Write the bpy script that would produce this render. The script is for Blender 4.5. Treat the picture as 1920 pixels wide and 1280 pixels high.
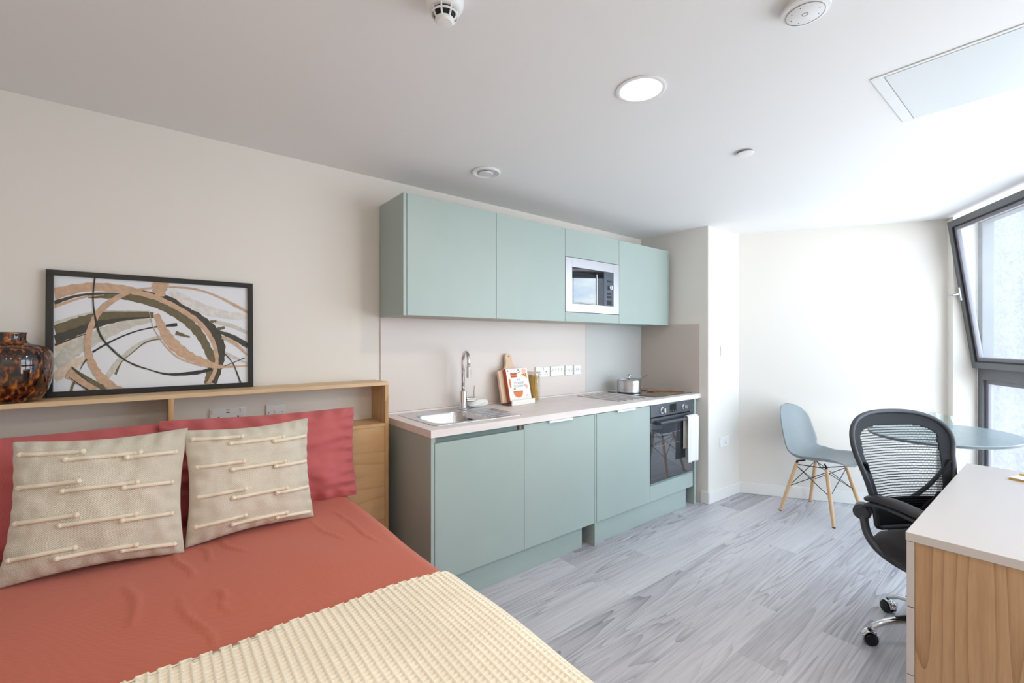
import bpy, bmesh, math, random
import numpy as np
from mathutils import Vector, Matrix, Euler
from math import sin, cos, pi, radians, atan2, sqrt
for o in list(bpy.data.objects): bpy.data.objects.remove(o)
S = bpy.context.scene; COL = S.collection
random.seed(4); RNG = np.random.default_rng(7)

# ---------------------------------------------------------------- camera
cam = bpy.data.objects.new('camera', bpy.data.cameras.new('camera')); COL.objects.link(cam)
cam.location = (0, 0, 1.35)
cam.rotation_euler = (pi/2, 0, atan2(1056, 845) - pi/2)
cam.data.sensor_width = 36; cam.data.lens = 845/1920*36
cam.data.clip_start = 0.02
S.camera = cam
# ---------------------------------------------------------------- exposure
S.view_settings.view_transform = 'Standard'; S.view_settings.look = 'None'
S.view_settings.gamma = 1; S.view_settings.use_curve_mapping = False
S.view_settings.exposure = 0.22
SKY = 6.4; LAMP = 150.0

# ---------------------------------------------------------------- node helpers
def lin(c):
    f = lambda v: v/12.92 if v <= .04045 else ((v+.055)/1.055)**2.4
    return (f(c[0]/255), f(c[1]/255), f(c[2]/255), 1)
class NT:
    def __init__(s, tree): s.t = tree; s.n = tree.nodes; s.l = tree.links; s.n.clear()
    def add(s, kind, **kw):
        n = s.n.new(kind)
        for k, v in kw.items():
            if k == 'inp':
                for a, b in v.items():
                    if isinstance(b, bpy.types.NodeSocket): s.l.new(b, n.inputs[a])
                    else: n.inputs[a].default_value = b
            else: setattr(n, k, v)
        return n
    def math(s, op, a, b=0., c=None):
        d = {0: a, 1: b}
        if c is not None: d[2] = c
        return s.add('ShaderNodeMath', operation=op, inp=d).outputs[0]
    def ramp(s, fac, stops, interp='LINEAR'):
        r = s.add('ShaderNodeValToRGB', inp={0: fac}); e = r.color_ramp.elements
        r.color_ramp.interpolation = interp
        while len(e) < len(stops): e.new(.5)
        for i, (p, c) in enumerate(stops): e[i].position = p; e[i].color = c
        return r.outputs[0]
    def coords(s, scale=(1,1,1), which='Object', rot=(0,0,0), loc=(0,0,0)):
        tc = s.add('ShaderNodeTexCoord')
        return s.add('ShaderNodeMapping', inp={0: tc.outputs[which], 'Scale': scale, 'Rotation': rot, 'Location': loc}).outputs[0]
    def noise(s, vec, scale=5., detail=3., rough=.5, out=0):
        return s.add('ShaderNodeTexNoise', inp={'Vector': vec, 'Scale': scale, 'Detail': detail, 'Roughness': rough}).outputs[out]
    def mix(s, fac, a, b, blend='MIX'):
        n = s.add('ShaderNodeMix', data_type='RGBA', blend_type=blend)
        for i, v in ((0, fac), (6, a), (7, b)):
            if isinstance(v, bpy.types.NodeSocket): s.l.new(v, n.inputs[i])
            else: n.inputs[i].default_value = v
        return n.outputs[2]
    def out(s, sh): s.add('ShaderNodeOutputMaterial', inp={0: sh})
def newmat(name):
    m = bpy.data.materials.new(name); m.use_nodes = True; return m, NT(m.node_tree)
def pbr(name, col, rough=.5, metal=0., bump=None, var=0., spec=.5, coat=0., vscale=6., vs=(1,1,1), rvar=0., sheen=0., emit=None):
    """col in sRGB 0-255; bump=(scale, strength, distance); var = soft colour variation"""
    m, n = newmat(name)
    base = lin(col)
    inp = {'Roughness': rough, 'Metallic': metal, 'Specular IOR Level': spec, 'Coat Weight': coat, 'Sheen Weight': sheen}
    v = n.coords(vs)
    if var:
        nz = n.noise(v, vscale, 3)
        dark = tuple(c*(1-var) for c in base[:3]) + (1,)
        lite = tuple(min(1, c*(1+var*.6)) for c in base[:3]) + (1,)
        base = n.ramp(nz, [(.35, dark), (.65, lite)])
    inp['Base Color'] = base
    if rvar:
        inp['Roughness'] = n.math('ADD', rough-rvar/2, n.math('MULTIPLY', n.noise(v, 9., 3), rvar))
    if bump:
        nz = n.noise(v, bump[0], 4)
        inp['Normal'] = n.add('ShaderNodeBump', inp={'Strength': bump[1], 'Distance': bump[2], 'Height': nz}).outputs[0]
    if emit: inp['Emission Color'] = lin(emit[0]); inp['Emission Strength'] = emit[1]
    n.out(n.add('ShaderNodeBsdfPrincipled', inp=inp).outputs[0]); return m

def wood(name, axis, light, dark, ring=18., stretch=14., rough=.5, amount=.5, coords_scale=1.0, cathedral=1.0):
    """oak-like grain running along axis (0,1,2)"""
    m, n = newmat(name)
    sc = [1, 1, 1]; sc[axis] = 1/stretch
    sc = tuple(c*coords_scale for c in sc)
    v = n.coords(sc)
    warp = n.noise(v, 2.2, 2, .5, 1)
    v2 = n.add('ShaderNodeVectorMath', operation='MULTIPLY_ADD', inp={0: warp, 1: (.12*cathedral,)*3, 2: v}).outputs[0]
    w = n.add('ShaderNodeTexNoise', inp={'Vector': v2, 'Scale': ring*.35, 'Detail': 1., 'Roughness': .4}).outputs[0]
    rings = n.math('FRACT', n.math('MULTIPLY', w, 11.))
    rings = n.math('POWER', rings, 5.)
    fine = n.noise(v, 140., 3, .6)
    f = n.math('ADD', n.math('MULTIPLY', rings, .55*amount), n.math('MULTIPLY', fine, .6*amount))
    f = n.math('ADD', f, n.math('MULTIPLY', n.noise(v, 1.5, 2), .35))
    c = n.ramp(f, [(.15, lin(light)), (.85, lin(dark))])
    b = n.add('ShaderNodeBump', inp={'Strength': .15, 'Distance': .001, 'Height': f}).outputs[0]
    n.out(n.add('ShaderNodeBsdfPrincipled', inp={'Base Color': c, 'Roughness': rough, 'Normal': b}).outputs[0]); return m

def floor_mat():
    m, n = newmat('grey_oak_planks')
    tc = n.add('ShaderNodeTexCoord').outputs['Object']
    br = n.add('ShaderNodeTexBrick', offset=.37, inp={'Vector': tc, 'Color1': (0,0,0,1), 'Color2': (1,1,1,1), 'Mortar': (.5,.5,.5,1), 'Scale': 1., 'Mortar Size': .0006, 'Mortar Smooth': .3, 'Bias': 0., 'Brick Width': 1.22, 'Row Height': .184})
    pid = br.outputs['Color']
    sep = n.add('ShaderNodeSeparateXYZ', inp={0: tc})
    off = n.math('MULTIPLY', pid, 31.7)
    v = n.add('ShaderNodeCombineXYZ', inp={0: n.math('ADD', n.math('MULTIPLY', sep.outputs[0], .07), off), 1: n.math('ADD', sep.outputs[1], off), 2: off}).outputs[0]
    warp = n.noise(v, 3.2, 2, .5, 1)
    v2 = n.add('ShaderNodeVectorMath', operation='MULTIPLY_ADD', inp={0: warp, 1: (.09, .09, .09), 2: v}).outputs[0]
    w = n.noise(v2, 8.5, 1.5, .4)
    rings = n.math('FRACT', n.math('MULTIPLY', w, 15.))
    rings = n.math('POWER', rings, 2.6)
    patch = n.ramp(n.noise(v, 3.6, 1), [(.45, (0,0,0,1)), (.62, (1,1,1,1))])
    rings = n.math('MULTIPLY', rings, n.math('ADD', .25, n.math('MULTIPLY', patch, .75)))
    fine = n.noise(n.add('ShaderNodeVectorMath', operation='MULTIPLY', inp={0: v, 1: (.45, 1, 1)}).outputs[0], 85., 4, .7)
    big = n.noise(v, 2.5, 2)
    f = n.math('ADD', n.math('MULTIPLY', rings, .24), n.math('MULTIPLY', fine, .55))
    f = n.math('ADD', f, n.math('MULTIPLY', big, .55))
    f = n.math('ADD', f, n.math('MULTIPLY', pid, .10))
    c = n.ramp(f, [(.30, lin((226, 225, 229))), (.60, lin((200, 198, 204))), (.95, lin((132, 129, 138)))])
    c = n.mix(n.math('MULTIPLY', br.outputs['Fac'], .35), c, lin((96, 92, 96)))
    b = n.add('ShaderNodeBump', inp={'Strength': .12, 'Distance': .001, 'Height': fine}).outputs[0]
    n.out(n.add('ShaderNodeBsdfPrincipled', inp={'Base Color': c, 'Roughness': .42, 'Normal': b, 'Specular IOR Level': .5}).outputs[0]); return m

def glass_mat(name, tint=(250, 252, 252), dirt=0., rough=0.):
    m, n = newmat(name)
    tr = n.add('ShaderNodeBsdfTransparent', inp={0: lin(tint)}).outputs[0]
    gl = n.add('ShaderNodeBsdfGlossy', inp={'Color': (1,1,1,1), 'Roughness': rough}).outputs[0]
    fr = n.math('ADD', .04, n.math('MULTIPLY', n.math('POWER', n.add('ShaderNodeLayerWeight', inp={0: .5}).outputs[1], 5.), .9))
    sh = n.add('ShaderNodeMixShader', inp={0: fr, 1: tr, 2: gl}).outputs[0]
    if dirt:
        v = n.coords((1,1,1))
        sp = n.ramp(n.noise(v, 60., 5, .75), [(.45, (0,0,0,1)), (.75, (1,1,1,1))])
        sm = n.ramp(n.noise(v, 3., 4, .7), [(.3, (.3,.3,.3,1)), (.8, (1,1,1,1))])
        f = n.math('MULTIPLY', n.math('ADD', n.math('MULTIPLY', sp, .7), .45), n.math('MULTIPLY', sm, dirt))
        tl = n.add('ShaderNodeBsdfTranslucent', inp={0: (.9,.9,.92,1)}).outputs[0]
        df = n.add('ShaderNodeBsdfDiffuse', inp={0: (.9,.9,.92,1)}).outputs[0]
        dd = n.add('ShaderNodeMixShader', inp={0: .35, 1: tl, 2: df}).outputs[0]
        sh = n.add('ShaderNodeMixShader', inp={0: f, 1: sh, 2: dd}).outputs[0]
    n.out(sh); return m

def brushed(name, col=(205, 205, 208), rough=.28, axis=0):
    m, n = newmat(name)
    sc = [400, 400, 400]; sc[axis] = 4
    v = n.coords(tuple(sc))
    nz = n.noise(v, 1., 2)
    r = n.math('ADD', rough-.08, n.math('MULTIPLY', nz, .16))
    n.out(n.add('ShaderNodeBsdfPrincipled', inp={'Base Color': lin(col), 'Metallic': 1., 'Roughness': r}).outputs[0]); return m

def weave(name, c1, c2, scale=260., strength=.5, dist=.002, rough=.9, mesh_coord='UV'):
    m, n = newmat(name)
    v = n.coords((scale, scale, scale), mesh_coord)
    s = n.add('ShaderNodeSeparateXYZ', inp={0: v})
    a = n.math('SINE', s.outputs[0]); b = n.math('SINE', s.outputs[1])
    h = n.math('MULTIPLY', a, b)
    nz = n.noise(v, .35, 3, .6)
    h2 = n.math('ADD', n.math('MULTIPLY', h, .5), n.math('MULTIPLY', nz, 1.1))
    c = n.ramp(h2, [(.25, lin(c2)), (.75, lin(c1))])
    bp = n.add('ShaderNodeBump', inp={'Strength': strength, 'Distance': dist, 'Height': h2}).outputs[0]
    n.out(n.add('ShaderNodeBsdfPrincipled', inp={'Base Color': c, 'Roughness': rough, 'Normal': bp, 'Sheen Weight': .2}).outputs[0]); return m

def tortoise_mat():
    m, n = newmat('tortoiseshell_glass')
    v = n.coords((1, 1, .45))
    nz = n.noise(v, 85., 2, .5)
    nz2 = n.noise(v, 24., 2, .5)
    g = n.add('ShaderNodeSeparateXYZ', inp={0: n.coords((1,1,1))}).outputs[2]
    f = n.math('ADD', n.math('MULTIPLY', nz, .8), n.math('MULTIPLY', nz2, .35))
    c = n.ramp(f, [(.50, lin((20, 8, 6))), (.60, lin((84, 36, 12))), (.76, lin((176, 104, 36)))])
    n.out(n.add('ShaderNodeBsdfPrincipled', inp={'Base Color': c, 'Roughness': .06, 'Coat Weight': .5, 'Coat Roughness': .02, 'Specular IOR Level': .6}).outputs[0]); return m

def mesh_fabric():
    """black office-chair netting: fine horizontal threads with gaps between them"""
    m, n = newmat('black_netting')
    s = n.add('ShaderNodeSeparateXYZ', inp={0: n.coords((1,1,1), 'UV')})
    y = n.math('ADD', s.outputs[1], n.math('MULTIPLY', n.noise(n.coords((6, 2, 1), 'UV'), 3., 2), .004))
    w = n.math('FRACT', n.math('MULTIPLY', y, 84.))
    thread = n.math('LESS_THAN', w, .34)
    x = n.math('FRACT', n.math('MULTIPLY', s.outputs[0], 150.))
    vert = n.math('MULTIPLY', n.math('LESS_THAN', x, .2), 1.)
    f = n.math('MAXIMUM', thread, vert)
    tr = n.add('ShaderNodeBsdfTransparent').outputs[0]
    bk = n.add('ShaderNodeBsdfPrincipled', inp={'Base Color': lin((22, 23, 26)), 'Roughness': .55}).outputs[0]
    n.out(n.add('ShaderNodeMixShader', inp={0: f, 1: tr, 2: bk}).outputs[0]); return m

def roughcast():
    m, n = newmat('grey_roughcast')
    v = n.coords((1,1,1))
    nz = n.noise(v, 55., 4, .7)
    st = n.noise(n.coords((1, 1, .2)), 4., 3)
    f = n.math('ADD', n.math('MULTIPLY', nz, .7), n.math('MULTIPLY', st, .3))
    c = n.ramp(f, [(.3, lin((98, 98, 104))), (.7, lin((136, 136, 142)))])
    b = n.add('ShaderNodeBump', inp={'Strength': .8, 'Distance': .01, 'Height': nz}).outputs[0]
    n.out(n.add('ShaderNodeBsdfPrincipled', inp={'Base Color': c, 'Roughness': .95, 'Normal': b}).outputs[0]); return m

# ---------------------------------------------------------------- world: bright broken-cloud sky
W = bpy.data.worlds.new('sky'); S.world = W; W.use_nodes = True
n = NT(W.node_tree)
tc = n.add('ShaderNodeTexCoord').outputs['Generated']
mp = n.add('ShaderNodeMapping', inp={0: tc, 'Scale': (1, 1, 2.6)}).outputs[0]
cl = n.ramp(n.noise(mp, 2.6, 6, .6), [(.40, lin((140, 190, 235))), (.54, lin((240, 248, 255)))])
up = n.add('ShaderNodeSeparateXYZ', inp={0: tc}).outputs[2]
c = n.mix(n.ramp(up, [(.0, (0,0,0,1)), (.04, (1,1,1,1))]), lin((240, 246, 254)), cl)
n.add('ShaderNodeOutputWorld', inp={0: n.add('ShaderNodeBackground', inp={0: c, 1: SKY}).outputs[0]})

# ---------------------------------------------------------------- window-wall frame (local x along the glass toward the camera, local y outward)
WC = Vector((4.892, .4625, 0)); WROT = atan2(-.5212, -.8534)
WM = Matrix.Translation(WC) @ Matrix.Rotation(WROT, 4, 'Z')
WLEN = 3.3
for i in range(3):      # light portals in the three glazed bays: they emit nothing, they only steer sky sampling
    L = bpy.data.lights.new('window_portal', 'AREA'); L.shape = 'RECTANGLE'; L.size = 1.08; L.size_y = 2.1
    L.cycles.is_portal = True
    o = bpy.data.objects.new('window_portal', L); COL.objects.link(o)
    o.matrix_world = WM @ Matrix.Translation((.55+i*1.1, .12, 1.2)) @ Matrix.Rotation(-pi/2, 4, 'X')

# ---------------------------------------------------------------- materials
M = {}
M['wall'] = pbr('warm_white_wall_paint', (234, 229, 222), .62, bump=(260., .06, .0008), spec=.3)
M['ceiling'] = pbr('white_ceiling_paint', (238, 237, 237), .75, bump=(240., .05, .0008), spec=.2)
M['skirting'] = pbr('white_gloss_paint', (240, 238, 234), .35)
M['floor'] = floor_mat()
M['sage'] = pbr('sage_green_laminate', (168, 183, 178), .38, var=.015, spec=.45, bump=(500., .04, .0004))
M['sage_dark'] = pbr('sage_recess', (120, 140, 136), .5)
M['carcass'] = pbr('cabinet_carcass', (190, 186, 178), .6)
M['worktop'] = pbr('pale_blush_worktop', (234, 225, 223), .42, var=.04, vscale=14., vs=(.4, 1.5, 1))
M['splash'] = pbr('blush_grey_splashback', (222, 212, 206), .30, spec=.5)
M['splash_side'] = pbr('taupe_splashback', (204, 191, 182), .22, spec=.5)
M['splash_glass'] = pbr('pale_grey_splashback', (205, 206, 204), .20, spec=.6)
M['oak_x'] = wood('oak_grain_along_x', 0, (222, 184, 136), (178, 134, 86), ring=14., rough=.45, amount=.5)
M['oak_edge'] = wood('oak_edge_band', 0, (228, 198, 158), (204, 168, 124), ring=10., rough=.45, amount=.6)
M['oak_z'] = wood('oak_grain_along_z', 2, (208, 170, 130), (146, 106, 70), ring=22., rough=.45, amount=.62, stretch=16.)
M['oak_v'] = wood('oak_grain_vertical_plain', 2, (222, 184, 136), (178, 134, 86), ring=14., rough=.45, amount=.7)
M['greige'] = pbr('greige_laminate', (204, 196, 192), .33, spec=.5)
M['beech'] = wood('beech_dowel', 2, (226, 190, 150), (204, 160, 116), ring=30., rough=.4, amount=.4)
M['white_plastic'] = pbr('white_plastic', (238, 238, 238), .28)
M['white_metal'] = pbr('white_painted_metal', (232, 234, 234), .35)
M['slot'] = pbr('dark_slot', (30, 30, 32), .6)
M['grey_mark'] = pbr('grey_marking', (140, 140, 145), .5)
M['steel'] = brushed('brushed_steel')
M['steel_y'] = brushed('brushed_steel_y', axis=1)
M['steel_mw'] = brushed('microwave_steel', (186, 184, 188), .34, 0)
M['chrome'] = pbr('chrome', (225, 225, 228), .07, 1.)
M['black_glass'] = pbr('black_glass', (14, 16, 20), .03, spec=.8, coat=1.)
M['oven_glass'] = pbr('smoked_oven_glass', (52, 55, 62), .03, spec=1., coat=1.)
M['anthracite'] = pbr('anthracite_metal', (92, 96, 104), .30, .6)
M['mw_panel'] = pbr('microwave_panel', (84, 92, 104), .22, .3)
M['dark_metal'] = pbr('dark_wire', (48, 50, 54), .4, .8)
M['win_frame'] = pbr('grey_window_frame', (104, 106, 110), .42, .1)
M['win_gasket'] = pbr('window_gasket', (40, 42, 46), .6)
M['win_bead'] = pbr('window_bead', (128, 126, 134), .45)
M['glass'] = glass_mat('clear_glass')
M['win_glass'] = glass_mat('dusty_window_glass', dirt=.10)
M['pane_glass'] = glass_mat('window_glass', dirt=.05)
M['red'] = weave('terracotta_cotton', (204, 106, 80), (192, 94, 70), 900., .25, .0006, .85)
M['red_pillow'] = weave('rose_terracotta_cotton', (200, 102, 102), (188, 90, 92), 900., .25, .0006, .8)
M['cream'] = weave('cream_weave', (255, 250, 236), (236, 220, 192), 1150., .9, .003)
M['cream_rope'] = pbr('cream_rope', (244, 232, 210), .9, bump=(220., .6, .003), sheen=.2)
M['throw'] = pbr('cream_waffle', (244, 233, 212), .95, var=.05, vscale=5., sheen=.2)
M['white_cotton'] = pbr('white_cotton', (236, 236, 232), .9, bump=(320., .5, .002))
M['mattress'] = pbr('mattress_ticking', (225, 222, 216), .9)
M['bed_base'] = pbr('bed_base_fabric', (120, 112, 106), .95)
M['black_frame'] = pbr('black_picture_frame', (16, 16, 18), .35)
M['paper'] = pbr('art_paper', (232, 234, 240), .5)
M['vase'] = tortoise_mat()
M['black_plastic'] = pbr('black_plastic', (30, 32, 36), .38)
M['grey_plastic'] = pbr('charcoal_plastic', (58, 60, 66), .42)
M['black_fabric'] = pbr('black_seat_fabric', (34, 30, 32), .92, bump=(500., .5, .001), sheen=.2)
M['arm_pad'] = pbr('arm_pad_vinyl', (44, 40, 44), .42)
M['net'] = mesh_fabric()
M['net_band'] = pbr('dense_black_netting', (18, 20, 26), .7, bump=(400., .5, .001))
M['gloss_black'] = pbr('glossy_black', (12, 12, 14), .18)
M['shell'] = pbr('grey_chair_shell', (140, 148, 152), .42)
M['table'] = pbr('blue_grey_tabletop', (150, 166, 170), .28, var=.08, vscale=8., vs=(1, 3, 1))
M['table_edge'] = pbr('dark_table_edge', (84, 92, 96), .5)
M['roughcast'] = roughcast()
M['lamp'] = pbr('warm_lamp_diffuser', (255, 240, 215), .5, emit=((255, 243, 228), LAMP))
M['lamp_off'] = pbr('valve_cone', (228, 232, 234), .3)
M['spaghetti'] = pbr('spaghetti', (228, 178, 62), .5)
M['book_orange'] = pbr('print_orange', (224, 128, 70), .5)
M['book_brown'] = pbr('print_red_brown', (186, 84, 48), .5)
M['book_yellow'] = pbr('print_yellow', (238, 184, 84), .5)
M['book_pink'] = pbr('print_pink', (244, 188, 176), .5)
M['book_blue'] = pbr('print_pale_blue', (140, 160, 188), .5)
M['book_green'] = pbr('print_green', (150, 150, 110), .5)
M['book_paper'] = pbr('book_cover_white', (248, 244, 238), .4)
M['board_wood'] = wood('pale_beech_board', 2, (232, 204, 178), (208, 172, 140), ring=12., rough=.5, amount=.5)
M['spoon_wood'] = wood('utensil_wood', 0, (186, 140, 98), (146, 100, 64), ring=12., rough=.5, amount=.5)
M['gold'] = pbr('ochre_cover', (196, 160, 84), .5)
M['note_paper'] = pbr('notebook_cover', (232, 228, 222), .5)

# ---------------------------------------------------------------- mesh helpers
class MB:
    """collects shapes, builds them as ONE mesh object"""
    def __init__(s): s.v = []; s.f = []; s.m = []; s.uv = {}
    def add(s, vs, fs, mi=0, T=None):
        b = len(s.v)
        for v in vs: s.v.append(tuple(T @ Vector(v)) if T is not None else tuple(v))
        for f in fs: s.f.append(tuple(i+b for i in f)); s.m.append(mi)
        return s
    def box(s, x0, x1, y0, y1, z0, z1, mi=0, T=None):
        v = [(x,y,z) for z in (z0,z1) for y in (y0,y1) for x in (x0,x1)]
        return s.add(v, [(0,2,3,1),(4,5,7,6),(0,1,5,4),(2,6,7,3),(0,4,6,2),(1,3,7,5)], mi, T)
    def tube(s, pts, r, seg=12, mi=0, T=None, caps=True, closed=False, flat=1.0):
        pts = [Vector(p) for p in pts]; n = len(pts)
        rs = r if hasattr(r, '__len__') else [r]*n
        vs = []; fs = []; up = None
        for i, p in enumerate(pts):
            if closed: t = pts[(i+1)%n]-pts[i-1]
            else: t = pts[min(i+1,n-1)]-pts[max(i-1,0)]
            t.normalize()
            if up is None:
                up = Vector((0,0,1)) if abs(t.z) < .9 else Vector((1,0,0))
            a = t.cross(up).normalized(); b = a.cross(t).normalized(); up = b
            for k in range(seg):
                an = 2*pi*k/seg
                vs.append(p + a*cos(an)*rs[i] + b*sin(an)*rs[i]*flat)
        m = n if closed else n-1
        for i in range(m):
            j = (i+1) % n
            for k in range(seg):
                l = (k+1) % seg
                fs.append((i*seg+k, i*seg+l, j*seg+l, j*seg+k))
        if caps and not closed:
            fs.append(tuple(range(seg))[::-1]); fs.append(tuple((n-1)*seg+k for k in range(seg)))
        return s.add(vs, fs, mi, T)
    def lathe(s, prof, seg=32, mi=0, T=None, c=(0,0,0)):
        """prof = (radius, z) list around the z axis at c"""
        vs = []; fs = []
        for r, z in prof:
            for k in range(seg):
                a = 2*pi*k/seg; vs.append((c[0]+max(r,1e-5)*cos(a), c[1]+max(r,1e-5)*sin(a), c[2]+z))
        for i in range(len(prof)-1):
            for k in range(seg):
                l = (k+1) % seg
                fs.append((i*seg+k, i*seg+l, (i+1)*seg+l, (i+1)*seg+k))
        return s.add(vs, fs, mi, T)
    def prism(s, poly, z0, z1, mi=0, T=None):
        n = len(poly)
        vs = [(x,y,z0) for x,y in poly]+[(x,y,z1) for x,y in poly]
        fs = [tuple(range(n))[::-1], tuple(range(n,2*n))]+[(i,(i+1)%n,n+(i+1)%n,n+i) for i in range(n)]
        return s.add(vs, fs, mi, T)
    def grid(s, fn, nu, nv, mi=0, T=None, uv=None):
        vs = [fn(i/nu, j/nv) for j in range(nv+1) for i in range(nu+1)]
        fs = [(j*(nu+1)+i, j*(nu+1)+i+1, (j+1)*(nu+1)+i+1, (j+1)*(nu+1)+i) for j in range(nv) for i in range(nu)]
        b = len(s.v)
        s.add(vs, fs, mi, T)
        if uv:
            for j in range(nv+1):
                for i in range(nu+1): s.uv[b+j*(nu+1)+i] = (i/nu*uv[0], j/nv*uv[1])
        return s
    def build(s, name, mats, parent=None, local=False, smooth=False, bevel=0., seg=2, solid=0., subsurf=0):
        if not isinstance(mats, (list, tuple)): mats = [mats]
        me = bpy.data.meshes.new(name)
        vs = s.v
        if parent is not None and not local:
            inv = WORLD[parent.name].inverted(); vs = [tuple(inv @ Vector(v)) for v in vs]
        me.from_pydata([tuple(v) for v in vs], [], s.f)
        for m in mats: me.materials.append(M[m] if isinstance(m, str) else m)
        me.polygons.foreach_set('material_index', s.m)
        if s.uv:
            ul = me.uv_layers.new(name='UVMap')
            li = np.zeros(len(me.loops), dtype=np.int32); me.loops.foreach_get('vertex_index', li)
            arr = np.zeros((len(vs), 2), dtype=np.float32)
            for k, t in s.uv.items(): arr[k] = t
            ul.data.foreach_set('uv', arr[li].ravel())
        bm = bmesh.new(); bm.from_mesh(me); bmesh.ops.recalc_face_normals(bm, faces=bm.faces); bm.to_mesh(me); bm.free()
        if smooth:
            me.polygons.foreach_set('use_smooth', [True]*len(me.polygons))
            if smooth != 'all': me.set_sharp_from_angle(angle=radians(35))
        o = bpy.data.objects.new(name, me); COL.objects.link(o)
        if parent is not None:
            o.parent = parent; WORLD[o.name] = WORLD[parent.name]
        else: WORLD[o.name] = Matrix.Identity(4)
        if solid:
            md = o.modifiers.new('thickness', 'SOLIDIFY'); md.thickness = solid; md.offset = 0
        if bevel:
            md = o.modifiers.new('bevel', 'BEVEL'); md.width = bevel; md.segments = seg; md.limit_method = 'ANGLE'
            md.harden_normals = False
        if subsurf:
            md = o.modifiers.new('subsurf', 'SUBSURF'); md.levels = subsurf; md.render_levels = subsurf
        return o
WORLD = {}
def tag(o, label=None, cat=None, group=None, kind=None):
    if label: o['label'] = label
    if cat: o['category'] = cat
    if group: o['group'] = group
    if kind: o['kind'] = kind
    return o
def thing(name, loc, label, cat, rz=0., group=None, mat=None):
    o = bpy.data.objects.new(name, None); COL.objects.link(o); o.empty_display_size = .05
    m = mat if mat is not None else Matrix.Translation(loc) @ Matrix.Rotation(rz, 4, 'Z')
    o.matrix_world = m; WORLD[o.name] = m.copy()
    return tag(o, label, cat, group)
def struct(o): o['kind'] = 'structure'; return o
def copy_tree(src, dloc, label, group=None):
    c = src.copy(); COL.objects.link(c); c.location = Vector(src.location)+Vector(dloc); c['label'] = label
    if group: c['group'] = group
    def rec(a, b):
        for ch in list(a.children):
            d = ch.copy(); COL.objects.link(d); d.parent = b; rec(ch, d)
    rec(src, c)
    return c
def cyl(mb, c, r, h, axis='z', seg=24, mi=0, T=None, r2=None):
    c = Vector(c); d = {'x': Vector((h,0,0)), 'y': Vector((0,h,0)), 'z': Vector((0,0,h))}[axis]
    return mb.tube([c, c+d], [r, r if r2 is None else r2], seg, mi, T)
def smoothline(pts, n=12):
    """Catmull-Rom through points"""
    P = [Vector(p) for p in pts]; out = []
    for i in range(len(P)-1):
        p0 = P[max(i-1,0)]; p1 = P[i]; p2 = P[i+1]; p3 = P[min(i+2,len(P)-1)]
        for k in range(n):
            t = k/n
            out.append(.5*((2*p1)+(-p0+p2)*t+(2*p0-5*p1+4*p2-p3)*t*t+(-p0+3*p1-3*p2+p3)*t**3))
    out.append(P[-1]); return out

# ================================================================ ROOM SHELL
CEIL = 2.31
XL, YR = -.9, -1.2575
FWa = Vector((4.108, 1.884)); FWb = Vector((4.884, .629)); FWc = Vector((4.884-.068, .629-.0417))
WE = WM @ Vector((WLEN, 0, 0))
poly = [(XL, 2.56), (3.61, 2.56), (3.61, 1.905), tuple(FWa), tuple(FWb), tuple(FWc), (WC.x, WC.y), (WE.x, YR), (XL, YR)]
polyo = [(XL-.1, 2.66), (4.4, 2.66), (5.08, .75), (5.04, .44), (2.12, -1.36), (XL-.1, -1.36)]
struct(MB().prism(polyo, -.12, 0).build('floor', 'floor'))
struct(MB().prism(polyo, CEIL, CEIL+.15).build('ceiling', 'ceiling'))
def wallseg(name, p, q, t=.1, z0=0, z1=CEIL, ext=0.):
    p = Vector((p[0],p[1])); q = Vector((q[0],q[1])); d = (q-p).normalized(); nrm = Vector((-d.y, d.x))*t
    p = p-d*ext; q = q+d*ext
    return struct(MB().prism([tuple(p), tuple(q), tuple(q+nrm), tuple(p+nrm)], z0, z1).build(name, 'wall'))
wallseg('wall_kitchen', (3.63, 2.56), (XL, 2.56), -.1)
struct(MB().prism([(3.61, 2.56), (3.61, 1.905), tuple(FWa), (4.6, 2.2), (4.4, 2.66), (3.61, 2.66)], 0, CEIL).build('wall_alcove', 'wall'))
struct(MB().prism([tuple(FWa), tuple(FWb), tuple(FWc), (WC.x, WC.y), (WC.x+.10, WC.y+.06), (5.03, .70), (4.24, 1.98)], 0, CEIL).build('wall_end', 'wall'))
wallseg('wall_left', (XL, 2.56), (XL, YR), -.1)
wallseg('wall_rear', (XL, YR), (WE.x, YR), -.1)
def skirt(name, p, q, h=.10, t=.014):
    p = Vector((p[0],p[1])); q = Vector((q[0],q[1])); d = (q-p).normalized(); nrm = Vector((d.y, -d.x))*t
    return struct(MB().prism([tuple(p), tuple(q), tuple(q+nrm), tuple(p+nrm)], 0.001, h).build(name, 'skirting', bevel=.003))
skirt('baseboard_return', (3.611, 1.905), tuple(FWa))
skirt('baseboard_end', tuple(FWa), tuple(FWb))
struct(MB().box(3.596, 3.6095, 1.893, 1.965, .001, .10).build('baseboard_alcove', 'skirting', bevel=.003))
skirt('baseboard_rear', (WE.x-.05, YR+.0), (XL, YR), .10, .014)

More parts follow.
